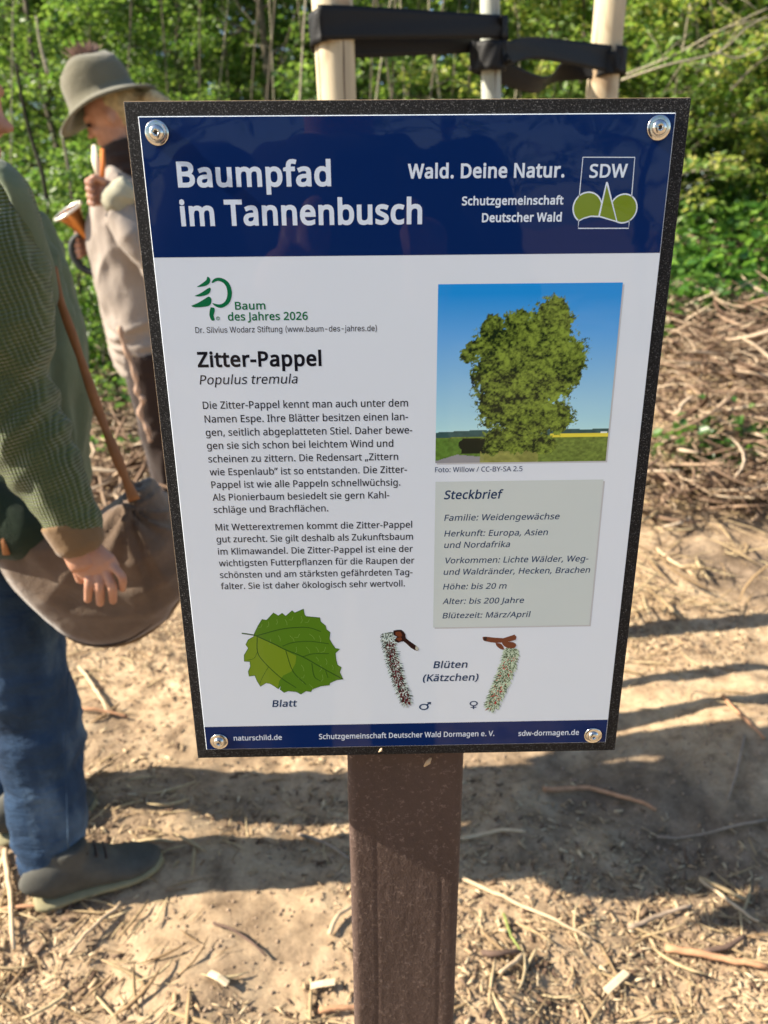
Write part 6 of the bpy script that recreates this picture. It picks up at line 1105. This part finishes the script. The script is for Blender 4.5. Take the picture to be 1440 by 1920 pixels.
# scarf, jacket, trousers, shoe
link('scarf', fuse('scarf', [loft([Bp(224, 268), Bp(232, 292), Bp(242, 320), Bp(256, 345)], [(0.065, 0.075), (0.085, 0.09), (0.095, 0.10), (0.09, 0.11)], 18, upv=(1, 0, 0))], 0.007, 4, wr(0.008, 10, 14, 101)), DARKB, P2)
J = [(300, 335, 0.085, 0.13), (272, 350, 0.13, 0.19), (256, 385, 0.145, 0.20), (252, 440, 0.175, 0.20), (258, 510, 0.165, 0.20), (272, 590, 0.155, 0.20), (284, 660, 0.15, 0.19), (291, 688, 0.135, 0.18)]
Pp = smoothpath([tuple(Bp(x, y))+(a_, b_) for x, y, a_, b_ in J[1:]], 5)
JK = [loft([Vector(p[:3]) for p in Pp], [(p[4], p[3]) for p in Pp], 26, upv=(1, 0, 0)),
      loft([Bp(268, 372, -0.17), Bp(292, 440, -0.23), Bp(286, 500, -0.26), Bp(250, 440, -0.28), Bp(222, 396, -0.26)], [0.075, 0.075, 0.068, 0.058, 0.045], 18),
      loft([Bp(280, 372, 0.17), Bp(268, 500, 0.22), Bp(215, 480, 0.08), Bp(192, 470, 0.02)], [0.075, 0.068, 0.055, 0.045], 18)]
link('jacket', fuse('jacket', JK, 0.008, 4, wr(0.017, 8, 5, 111)), TAUPE, P2)
link('rolled_cuff', fuse('rolled_cuff', [loft([Bp(212, 386, -0.25), Bp(218, 380, -0.26), Bp(236, 358, -0.26), Bp(246, 346, -0.26)], [(0.052, 0.05), (0.06, 0.056), (0.058, 0.05), (0.04, 0.04)], 16)], 0.006, 4, wr(0.005, 12, 12, 121)), cloth('pale_lining', (0.36, 0.34, 0.25)), P2)
tr = []
for dx, dy in ((-12, -0.09), (22, 0.09)):
    k0 = Bp(288+dx, 660, dy); a0 = Vector((k0.x+0.03, Y2+dy, gzz+0.07)); tr.append(loft([k0, k0.lerp(a0, 0.5), a0], [0.11, 0.085, 0.07], 16))
    hh_ = Vector((a0.x+0.07, a0.y, gzz-0.0)); tt_ = Vector((a0.x-0.20, a0.y-0.02, gz(a0.x-0.20, a0.y)-0.0))
    Pq = smoothpath([tuple(hh_.lerp(tt_, t)+Vector((0, 0, h*0.5)))+(w_, h*0.5) for t, w_, h in [(0, 0.03, 0.07), (0.2, 0.037, 0.11), (0.45, 0.04, 0.09), (0.7, 0.048, 0.06), (0.9, 0.04, 0.05), (1, 0.018, 0.035)]], 3)
    link('shoe', fuse('shoe', [loft([Vector(p[:3]) for p in Pq], [(p[3], p[4]) for p in Pq], 14)], 0.006, 3), simple('dark_blue_shoe', (0.03, 0.045, 0.07), 0.6, 0.4, 0.3, 30), P2)
link('trousers', fuse('trousers', tr, 0.008, 4, wr(0.008, 7, 7, 131)), DARKB, P2)
# cord hanging in front of the chest, half white, half orange
V, F = loft([Bp(176, 272, -0.20), Bp(179, 300, -0.22), Bp(186, 340, -0.25)], [(0.007, 0.004), (0.015, 0.006), (0.006, 0.005)], 10, upv=(0, 1, 0)); link('pale_cord', pymesh('pale_cord', V, F), simple('white_cord', (0.72, 0.66, 0.50), 0.8, 0.2, 0.1), P2, smooth=True)
V, F = loft([Bp(192, 280, -0.23), Bp(193, 305, -0.25), Bp(192, 335, -0.27)], [(0.008, 0.006), (0.009, 0.006), (0.009, 0.006)], 10, upv=(0, 1, 0)); link('orange_cord', pymesh('orange_cord', V, F), simple('orange_cord', (0.62, 0.18, 0.04), 0.7, 0.2, 0.1), P2, smooth=True)
# horn
horn = empty('hunting_horn', tuple(Bp(160, 440, -0.08)), 'small brass and copper hunting horn wrapped in black, bell pointing up', 'horn')
COP = Mat('copper', 0.28, 0.5); COP.b.inputs['Metallic'].default_value = 0.9; COP.flat((0.62, 0.26, 0.08)); COP.bump(COP.noise(40, 3), 0.1, 0.002)
BRS = Mat('bright_nickel_rim', 0.3, 0.5); BRS.b.inputs['Metallic'].default_value = 0.6; BRS.flat((0.85, 0.80, 0.70))
BLK = simple('black_leather_wrap', (0.018, 0.022, 0.022), 0.6, 0.4, 0.3, 30)
c0 = Bp(127, 396, -0.10); ax = (Bp(168, 448, -0.06)-c0).normalized(); V = []; F = []
sd1 = ax.cross(Vector((0, 1, 0))).normalized(); sd2 = ax.cross(sd1).normalized(); n = 28
prf = [(0.0, 0.060), (0.006, 0.056), (0.02, 0.044), (0.05, 0.033), (0.09, 0.023), (0.14, 0.016), (0.17, 0.013)]
for (t, r_) in prf:
    for k in range(n):
        a = math.tau*k/n; V.append(c0+ax*t+sd1*math.cos(a)*r_+sd2*math.sin(a)*r_*0.95)
for (t, r_) in [(0.001, 0.057), (0.02, 0.041), (0.05, 0.030), (0.12, 0.015)]:
    for k in range(n):
        a = math.tau*k/n; V.append(c0+ax*t+sd1*math.cos(a)*r_+sd2*math.sin(a)*r_*0.95)
for i in range(6):
    for k in range(n): F.append((i*n+k, i*n+(k+1) % n, (i+1)*n+(k+1) % n, (i+1)*n+k))
for i in range(7, 10):
    for k in range(n): F.append((i*n+k, (i+1)*n+k, (i+1)*n+(k+1) % n, i*n+(k+1) % n))
for k in range(n): F.append((k, 7*n+k, 7*n+(k+1) % n, (k+1) % n))
bell = link('bell', pymesh('bell', V, F), COP.m, horn, smooth=True)
V = []; F = []
for i in range(n+1):
    a = math.tau*i/n; V.append(c0+sd1*math.cos(a)*0.059+sd2*math.sin(a)*0.056)
V, F = loft(V, 0.006, 8); link('bell_rim', pymesh('bell_rim', V, F), BRS.m, horn, smooth=True)
lp = [(160, 436), (142, 446), (135, 462), (139, 482), (152, 500), (170, 510), (186, 505), (193, 488)]
Pp = smoothpath([tuple(Bp(x, y, -0.07)) for x, y in lp], 5)
V, F = loft([Vector(p) for p in Pp], [0.010+0.006*math.sin(math.pi*i/(len(Pp)-1)) for i in range(len(Pp))], 12); link('wrapped_coil', pymesh('wrapped_coil', V, F), BLK, horn, smooth=True)

# crooked pale branch standing beside the second person
cb = [(224, 612), (232, 645), (246, 680), (256, 715), (258, 738), (268, 750), (262, 775), (275, 800), (282, 828)]
Pp = smoothpath([tuple(Bp(x, y, -0.28)) for x, y in cb], 5)
V, F = loft([Vector(p) for p in Pp], [0.010+0.003*math.sin(i*1.1) for i in range(len(Pp))], 8)
o = link('crooked_branch', pymesh('crooked_branch', V, F), simple('pale_branch', (0.42, 0.28, 0.20), 0.85, 0.2, 0.3, 30), smooth=True); rebase(o, Pp[-1]); tag(o, 'knotty pinkish-brown branch in front of the dark trousers', 'branch')

# ------------------------------------------------------------------ the person taking the photograph, whom the glossy sheet mirrors
P3_ = empty('person', (-0.05, -0.95, 0.0), 'person in a dark jacket holding a phone, standing in front of the sign', 'person')
hs3, hp3, _b = head_shape((-0.04, -0.90, 1.62), (0.05, 1, 0), 0.35)
arm = lambda q: loft([(-0.05+q*0.19, -0.95, 1.40), (-0.05+q*0.26, -0.85, 1.16), (-0.02+q*0.10, -0.60, 1.22), (-0.01+q*0.075, -0.52, 1.29)], [0.05, 0.045, 0.034, 0.028], 14)
trn = loft([(-0.05, -0.96, 0.82), (-0.05, -0.96, 1.1), (-0.05, -0.95, 1.32), (-0.05, -0.95, 1.42)], [(0.12, 0.17), (0.11, 0.16), (0.12, 0.20), (0.07, 0.10)], 20, upv=(1, 0, 0))
lg3 = lambda q: loft([(-0.05+q*0.09, -0.96, 0.88), (-0.05+q*0.10, -0.94, 0.5), (-0.05+q*0.12, -0.97, 0.06)], [0.085, 0.06, 0.045], 14)
hd3 = []
for q in (-1, 1):
    hd3.append(ball((-0.005+q*0.062, -0.505, 1.295), (0.016, 0.022, 0.04), 12, 8))
    for k in range(4): hd3.append(loft([(q*0.064, -0.51, 1.322-0.018*k), (q*0.058, -0.494, 1.324-0.018*k), (q*0.042, -0.494, 1.324-0.018*k)], [0.009, 0.0085, 0.007], 8))
link('body', fuse('body', hs3+[arm(-1), arm(1), trn, lg3(-1), lg3(1), loft([(-0.05, -0.95, 1.40), (-0.045, -0.92, 1.52)], [0.06, 0.055], 14)]+hd3, 0.008, 3), SKIN, P3_)
NAVYC = cloth('dark_blue_jacket', (0.03, 0.035, 0.05))
big_arm = lambda q: loft([(-0.05+q*0.20, -0.95, 1.40), (-0.05+q*0.27, -0.85, 1.15), (-0.02+q*0.105, -0.61, 1.215)], [0.075, 0.065, 0.045], 16)
link('jacket', fuse('jacket', [big_arm(-1), big_arm(1), loft([(-0.05, -0.96, 0.80), (-0.05, -0.96, 1.1), (-0.05, -0.95, 1.33), (-0.05, -0.95, 1.43)], [(0.15, 0.20), (0.14, 0.19), (0.145, 0.225), (0.08, 0.11)], 24, upv=(1, 0, 0))], 0.009, 4, wr(0.008, 7, 7, 151)), NAVYC, P3_)
link('hair', fuse('hair', [ball(hp3(-0.03, 0, 0.045), (0.10, 0.088, 0.09))], 0.009, 3), BROWNH, P3_)
link('trousers', fuse('trousers', [loft([(-0.05+q*0.09, -0.96, 0.92), (-0.05+q*0.10, -0.94, 0.5), (-0.05+q*0.12, -0.97, 0.05)], [0.11, 0.08, 0.065], 16) for q in (-1, 1)], 0.009, 3), DARKB, P3_)
for q in (-1, 1): link('shoe', fuse('shoe', [loft([(-0.05+q*0.12, -1.02, 0.045), (-0.05+q*0.13, -0.90, 0.04), (-0.05+q*0.14, -0.78, 0.03)], [0.042, 0.046, 0.035], 14)], 0.008, 3), BLK, P3_)
V, F = box(-0.037, 0.037, -0.490, -0.4815, 1.222, 1.378)
ph = link('phone', bevelled(V, F, 0.003, 2), simple('phone_black', (0.02, 0.02, 0.022), 0.25, 0.5)); rebase(ph, (0, -0.486, 1.30)); tag(ph, 'black phone held upright in both hands in front of the sign', 'phone')
# ------------------------------------------------------------------ foliage
def leafmat(name, lo, mid, hi, tlo, thi, rough=0.5):
    m = bpy.data.materials.new(name); m.use_nodes = True; t = m.node_tree; t.nodes.clear()
    N = t.nodes.new; L = t.links.new
    at_ = N('ShaderNodeAttribute'); at_.attribute_name = 'rnd'
    oi = N('ShaderNodeObjectInfo')
    ad = N('ShaderNodeMath'); ad.operation = 'MULTIPLY_ADD'; ad.inputs[1].default_value = 0.22; L(oi.outputs['Random'], ad.inputs[0]); L(at_.outputs['Fac'], ad.inputs[2])
    def rp(st):
        r = N('ShaderNodeValToRGB'); e = r.color_ramp.elements; e[0].position = st[0][0]; e[0].color = (*st[0][1], 1); e[1].position = st[-1][0]; e[1].color = (*st[-1][1], 1)
        for p, c in st[1:-1]: q = e.new(p); q.color = (*c, 1)
        L(ad.outputs[0], r.inputs['Fac']); return r
    a = rp([(0.05, lo), (0.6, mid), (1.15 if False else 1.0, hi)]); b = rp([(0.05, tlo), (1.0, thi)])
    pb = N('ShaderNodeBsdfPrincipled'); pb.inputs['Roughness'].default_value = rough; pb.inputs['Specular IOR Level'].default_value = 0.4; L(a.outputs[0], pb.inputs['Base Color'])
    tr = N('ShaderNodeBsdfTranslucent'); L(b.outputs[0], tr.inputs['Color'])
    mx = N('ShaderNodeAddShader'); L(pb.outputs[0], mx.inputs[0]); L(tr.outputs[0], mx.inputs[1])
    o = N('ShaderNodeOutputMaterial'); L(mx.outputs[0], o.inputs['Surface']); return m
LEAF = leafmat('spring_beech_leaf', (0.030, 0.072, 0.014), (0.058, 0.105, 0.022), (0.10, 0.145, 0.034), (0.05, 0.115, 0.014), (0.15, 0.22, 0.035))
LEAFY = leafmat('yellow_green_maple_leaf', (0.045, 0.10, 0.018), (0.09, 0.145, 0.028), (0.22, 0.20, 0.06), (0.08, 0.17, 0.02), (0.26, 0.29, 0.05))
LEAFD = leafmat('dark_ground_leaf', (0.022, 0.065, 0.012), (0.045, 0.105, 0.02), (0.09, 0.16, 0.03), (0.03, 0.09, 0.01), (0.12, 0.22, 0.03), 0.38)
BARK = simple('young_bark', (0.13, 0.11, 0.08), 0.9, 0.2, 0.35, 12, 0.5, 60, 0.006); PALEB = simple('pale_twig_bark', (0.34, 0.30, 0.22), 0.85, 0.2, 0.3, 12, 0.4, 60, 0.004)

def leaves(C_, size, nrm_bias=(0, 0, 1), spread=0.7, aspect=0.62, hi=True, seed=None):
    """leaf faces at centres C_: six corners, folded along the midrib; V, F (quads), rnd per face"""
    C_ = np.asarray(C_, float); n = len(C_)
    nm = np.array(nrm_bias)+rng.normal(0, spread, (n, 3)); nm /= np.linalg.norm(nm, axis=1)[:, None]
    d = rng.normal(0, 1, (n, 3)); d -= nm*np.sum(d*nm, 1)[:, None]; d /= np.linalg.norm(d, axis=1)[:, None]
    s = np.cross(nm, d); L = size*rng.uniform(0.6, 1.3, n); L = L[:, None]; W = L*aspect*0.5
    fold = nm*W*0.45
    if hi:
        V = np.stack([C_-d*L*0.5, C_-d*L*0.15-s*W*0.92+fold, C_+d*L*0.2-s*W*0.8+fold, C_+d*L*0.5-nm*L*0.06, C_+d*L*0.2+s*W*0.8+fold, C_-d*L*0.15+s*W*0.92+fold], 1)
        f = [(0, 1, 2, 3), (0, 3, 4, 5)]; k = 6
    else:
        V = np.stack([C_-d*L*0.5, C_-s*W+fold, C_+d*L*0.5, C_+s*W+fold], 1); f = [(0, 1, 2, 3)]; k = 4
    F = (np.array(f)[None]+(np.arange(n)*k)[:, None, None]).reshape(-1, 4)
    return V.reshape(-1, 3), F, np.repeat(rng.uniform(0, 1, n), len(f))
def leafmesh(name, C_, size, **kw):
    V, F, r = leaves(C_, size, **kw); me = npmesh(name, V, F); set_float(me, 'rnd', 'FACE', r[:len(me.polygons)]); return me

def sapling(H, r0, nb, nleaf, size, lean, seed, spread=1.0, low=0.12, mat=None, bark=None, droop=0.15):
    """trunk + limbs mesh, and a crown mesh of leaves set along the limbs; both about the base at the origin"""
    rg = random.Random(seed); V = []; F = []; pts = []
    trunk = [Vector((lean*H*(i/14)**1.4+0.02*H*math.sin(i*0.8+seed)*i/14, 0.015*H*math.cos(i*0.9+seed), H*i/14)) for i in range(15)]
    v, f = loft(trunk, [r0*(1-0.85*(i/14)) for i in range(15)], 8); V += v; F += f
    for b in range(nb):
        t = low+(0.97-low)*((b+rg.random())/nb); k = t*14; i = min(int(k), 13); p = trunk[i].lerp(trunk[i+1], k-i)
        az = b*2.4+rg.uniform(-0.5, 0.5); L = spread*(0.35+0.9*(1-t))*rg.uniform(0.7, 1.2); el = rg.uniform(0.15, 0.75)
        P = [p]; d = Vector((math.cos(az)*math.cos(el), math.sin(az)*math.cos(el), math.sin(el)))
        for s in range(5):
            P.append(P[-1]+d*L/5); d = (d+Vector((rg.gauss(0, 0.16), rg.gauss(0, 0.16), rg.gauss(-droop*0.5, 0.1)))).normalized()
        v, f = loft(P, [r0*0.34*(1-t*0.6)*(1-0.16*s) for s in range(6)], 5); o = len(V); V += v; F += [tuple(j+o for j in q) for q in f]
        pts.append(P)
        for sb in range(4):
            j = rg.randint(1, 4); P2_ = [P[j]]; d2 = (P[j+1]-P[j]).normalized()+Vector((rg.gauss(0, 0.6), rg.gauss(0, 0.6), rg.gauss(0, 0.25))); d2.normalize()
            for s in range(3): P2_.append(P2_[-1]+d2*L*0.16); d2 = (d2+Vector((rg.gauss(0, 0.2), rg.gauss(0, 0.2), -0.08))).normalized()
            v, f = loft(P2_, [r0*0.12, r0*0.10, r0*0.07, r0*0.04], 4); o = len(V); V += v; F += [tuple(j+o for j in q) for q in f]
            pts.append(P2_)
    per = max(4, nleaf//len(pts)); C_ = []
    for P in pts:
        m_ = per if rg.random() > 0.12 else per//4
        for _ in range(m_):
            k = rg.uniform(0.25, 1)**0.8*(len(P)-1); i = min(int(k), len(P)-2); q = P[i].lerp(P[i+1], k-i)
            C_.append((q.x+rg.gauss(0, 0.07), q.y+rg.gauss(0, 0.07), q.z+rg.gauss(-0.01, 0.035)))
    wood = pymesh('trunk', V, F); wood.shade_smooth(); wood.materials.append(bark or BARK)
    lv = leafmesh('crown', C_, size, spread=0.55); lv.materials.append(mat or LEAF)
    return wood, lv
protos = {
 'thin': [sapling(5.2, 0.030, 26, 7000, 0.052, 0.05, 1, 1.0, 0.22), sapling(4.6, 0.022, 22, 6000, 0.048, -0.08, 2, 1.0, 0.26), sapling(6.2, 0.042, 30, 8500, 0.055, 0.03, 3, 1.3, 0.25)],
 'bush': [sapling(2.4, 0.016, 26, 6500, 0.055, 0.1, 4, 1.0, 0.03), sapling(3.2, 0.018, 30, 8000, 0.05, -0.1, 5, 1.2, 0.03), sapling(1.7, 0.012, 22, 4800, 0.055, 0.05, 6, 0.8, 0.02)],
 'big': [sapling(9.5, 0.10, 34, 6500, 0.11, 0.02, 7, 2.6, 0.10), sapling(8.5, 0.075, 30, 6000, 0.11, -0.03, 8, 2.3, 0.08)],
 'maple': [sapling(4.0, 0.022, 24, 4600, 0.062, -0.16, 9, 1.3, 0.08, LEAFY, PALEB), sapling(3.0, 0.016, 22, 4200, 0.06, -0.1, 10, 1.1, 0.05, LEAFY, PALEB)],
}
def plant(kind, k, x, y, s, rz, name, label, cat, group, sink=0.05):
    wood, lv = protos[kind][k % len(protos[kind])]
    e = empty(name, (x, y, gz(x, y)-sink), label, cat, group, rz); e.scale = (s, s, s)
    for nm, me_ in (('trunk', wood), ('crown', lv)):
        o = bpy.data.objects.new(nm, me_); C.objects.link(o); o.parent = e
    return e
rt = random.Random(21)
def scatter(kind, n, x0, x1, y0, y1, smin, smax, name, label, cat, group, dmin, keep=None):
    put = []; tries = 0
    while len(put) < n and tries < n*60:
        tries += 1; x = rt.uniform(x0, x1); y = rt.uniform(y0, y1)
        if any((x-a)**2+(y-b)**2 < dmin*dmin for a, b in put): continue
        if keep and not keep(x, y): continue
        put.append((x, y)); plant(kind, rt.randint(0, 5), x, y, rt.uniform(smin, smax), rt.uniform(0, 6.28), name, label, cat, group)
edgef = lambda x, y: y > 6.2-0.24*x+0.3*math.sin(x*2)
scatter('bush', 40, -7.5, 7.5, 5.0, 9.5, 0.75, 1.25, 'beech_shrub', 'low leafy green shrub in the dense undergrowth at the wood edge', 'shrub', 'leafy shrubs at the wood edge', 0.75, edgef)
scatter('thin', 44, -8.5, 8.5, 5.8, 12, 0.8, 1.25, 'young_tree', 'slender young green tree in the dense wood behind the clearing', 'tree', 'slender young trees of the wood', 0.7, lambda x, y: y > 6.7-0.2*x)
scatter('big', 26, -16, 16, 9.5, 19, 0.85, 1.3, 'forest_tree', 'tall leafy forest tree deeper in the wood', 'tree', 'tall forest trees', 1.6)
bq = at(178, 600, 4.35)
plant('bush', 0, bq.x, 4.35, 0.55, 0.4, 'leafy_bush', 'bright green bush between the green jacket and the taupe jacket', 'shrub', None)
bq = at(225, 560, 4.9)
plant('bush', 2, bq.x-0.2, 4.9, 0.8, 2.0, 'leafy_bush', 'bright green bush hidden partly behind the person with the horn', 'shrub', None)
for k_, (x, y, s, rz, lb) in enumerate([(2.9, 4.75, 0.7, 4.0, 'low yellow-green sapling in the sun above the right end of the brushwood'), (1.9, 5.1, 0.75, 2.2, 'small bright sapling rising behind the right edge of the board'), (3.8, 5.9, 1.1, 5.0, 'tall yellow-green sapling at the back of the sunlit right side'), (0.9, 5.7, 0.8, 3.3, 'loose light green sapling behind the tie band of the right stake'),(3.3, 5.4, 1.0, 0.3, 'leaning maple sapling with yellow-green leaves and pale branches at the top right'), (2.4, 5.9, 0.95, 1.0, 'yellow-green maple sapling just right of the right stake'), (4.2, 4.9, 0.8, 2.6, 'yellow-leaved sapling at the right edge above the brushwood'), (1.6, 6.4, 0.9, 0.5, 'sparse yellow-green sapling seen between the poplar and the right stake')]):
    plant('maple', k_, x, y, s, rz, 'maple_sapling', lb, 'tree', None)
# ground cover climbing the bank, and loose leaf cover
def cover(n, x0, x1, y0, y1, hmax, size, thr, s, seed, mat, name, label, cat, dens=None):
    px, py = spots(n, x0, x1, y0, y1, thr, s, seed, dens)
    hh_ = hmax*rng.uniform(0, 1, len(px))**1.3*(0.5+0.5*vnoise(np.stack([px*2.3, py*2.3, px*0], -1), seed+5))
    C_ = np.stack([px, py, ground_z(px, py)+0.03+np.abs(hh_)], -1)
    me = leafmesh(name, C_, size, spread=0.5, aspect=0.85); return tag(link(name, me, mat), label, cat, kind='stuff')
cover(52000, -7, 7.5, 3.7, 7.2, 0.55, 0.065, 0.05, 1.1, 80, LEAFD, 'ground_ivy', 'glossy green ground cover at the foot of the wood', 'ground cover', lambda x, y: 0.9*sstep(4.2, 5.2, y)-0.3+0.45*(x < -1)+0.35*(x > 1))
cover(9000, 0.8, 4.5, 2.7, 4.9, 0.3, 0.05, 0.08, 1.6, 90, LEAFD, 'bramble_leaves', 'scattered bramble leaves growing through the brushwood heap', 'bramble')
cover(700, -2.6, -0.8, 3.2, 4.6, 0.2, 0.07, 0.2, 1.5, 95, LEAFD, 'nettle_leaves', 'few dark green leaves among the shaded twigs at the left', 'leaves')
px, py = rng.uniform(-26, 26, 80000), rng.uniform(14, 24, 80000)
C_ = np.stack([px, py, ground_z(px, py)+rng.uniform(0, 1, 80000)*9.5], -1)
k = vnoise(C_*0.55, 99)+rng.uniform(-0.4, 0.4, 80000) > -0.45
tag(link('distant_woodland', leafmesh('distant_woodland', C_[k], 0.34, spread=0.6, hi=False), LEAF), 'mass of green foliage deep in the wood', 'woodland', kind='stuff')
# thin bare stems
def stem(pts, r0, r1, mat, label, name='bare_stem', cat='stem', twigs=0, group=None):
    P = smoothpath([tuple(at(*p)) for p in pts], 6); n = len(P)
    V, F = loft([Vector(p) for p in P], [r0+(r1-r0)*i/(n-1) for i in range(n)], 7)
    for t in range(twigs):
        i = random.randint(n//4, n-2); p = Vector(P[i]); d = Vector((random.gauss(0, 1), random.gauss(0, 0.6), random.gauss(0.5, 0.6))).normalized(); L = random.uniform(0.1, 0.35)
        v, f = loft([p, p+d*L*0.5+Vector((0, 0, 0.01)), p+d*L], [r1*0.8, r1*0.6, r1*0.3], 5); o_ = len(V); V += v; F += [tuple(j+o_ for j in q) for q in f]
    o = link(name, pymesh(name, V, F), mat, smooth=True); rebase(o, P[0]); return tag(o, label, cat, group)
DKB = simple('dark_stem_bark', (0.03, 0.028, 0.018), 0.9, 0.2, 0.3, 12)  # plain dark brown bark for the leaning stem
stem([(96, 430, 4.2), (80, 330, 4.25), (62, 270, 4.3), (45, 205, 4.3), (30, 120, 4.3)], 0.013, 0.009, DKB, 'thin dark leaning stem between the two people')
stem([(90, 140, 5.0), (75, 80, 5.0), (68, 30, 5.0)], 0.012, 0.006, PALEB, 'short pale stem in the foliage above the green jacket')
stem([(150, 560, 4.6), (143, 440, 4.6), (130, 330, 4.6), (118, 260, 4.7)], 0.012, 0.008, BARK, 'thin brown stem behind the hunting horn')
stem([(1168, 142, 4.4), (1260, 105, 4.3), (1340, 62, 4.2), (1440, 15, 4.1)], 0.006, 0.003, PALEB, 'upper pale bare branch reaching right from behind the right stake', twigs=6)
stem([(1165, 150, 4.0), (1250, 122, 3.9), (1345, 98, 3.9), (1400, 52, 3.9), (1440, 30, 3.9)], 0.006, 0.003, PALEB, 'lower forked pale branch reaching right from behind the right stake', twigs=6)
stem([(1345, 98, 3.9), (1385, 108, 3.9), (1440, 82, 3.9)], 0.005, 0.003, PALEB, 'short pale fork drooping at the top right edge', twigs=2)
stem([(1370, 170, 4.4), (1420, 120, 4.4), (1480, 90, 4.4)], 0.006, 0.004, BARK, 'grey branch crossing the right edge above the sunlit leaves', twigs=3)
for i, (x, dx, y1) in enumerate([(705, 12, 60), (742, -20, 0), (790, 25, 0), (826, -8, 90), (868, 14, 40), (980, -16, 0), (1020, 22, 0), (1062, -10, 40), (470, 10, 20), (520, -14, 0), (360, 12, 20), (330, -18, 0), (405, 10, 0), (440, -12, 0), (495, 8, 0), (552, 14, 0), (688, 5, 0), (724, 18, 0), (765, -6, 0), (845, 10, 0), (1000, 6, 0), (1215, -14, 0), (1300, 18, 0), (1390, -10, 0), (20, 8, 0), (250, -8, 0)]):
    yy = 5.2+0.13*(i % 14); stem([(x, 330, yy), (x+dx*0.5+random.uniform(-8, 8), 200, yy), (x+dx*1.6+random.uniform(-10, 10), y1-20, yy), (x+dx*3, y1-120, yy)], 0.004+0.007*random.random(), 0.004, BARK if i % 3 else PALEB, 'thin upright leafless stem standing before the green wood', 'thin_stem', 'stem', twigs=3, group='thin upright stems')

# the wood behind the photographer, mirrored in the sheet
for i, (x, y, s_) in enumerate([(-9, -8.5, 1.0), (-5.5, -10, 0.9), (-2.5, -9.0, 1.05), (3.4, -9.5, 1.0), (6.0, -11, 1.1), (9.5, -9, 0.95), (1.2, -12.5, 0.9), (-12, -11, 1.1)]):
    plant('big', i, x, y, s_, i*1.7, 'forest_tree', 'tall leafy forest tree on the near side of the clearing', 'tree', 'trees on the near side of the clearing')

# crown of the young poplar, above the picture
rp_ = random.Random(5); V = []; F = []; C_ = []
for b in range(16):
    p = ta.lerp(tb, 0.68+0.32*b/16); az = b*2.4; P = [p]; d = Vector((math.cos(az)*0.7, math.sin(az)*0.7, 0.7)).normalized()
    for s_i in range(4): P.append(P[-1]+d*0.14*(1.3-b/20)); d = (d+Vector((rp_.gauss(0, 0.12), rp_.gauss(0, 0.12), 0.06))).normalized()
    v, f = loft(P, [0.007, 0.006, 0.005, 0.004, 0.002], 6); o_ = len(V); V += v; F += [tuple(j+o_ for j in q) for q in f]
    for _ in range(60):
        k = rp_.uniform(0.5, 3.99); i = int(k); q = P[i].lerp(P[i+1], k-i); C_.append((q.x+rp_.gauss(0, 0.05), q.y+rp_.gauss(0, 0.05), q.z+rp_.gauss(0, 0.05)))
link('branch', pymesh('branch', V, F), SMOOTHB, poplar, smooth=True)
link('crown', leafmesh('crown', C_, 0.045, spread=0.8, aspect=0.95), LEAF, poplar)
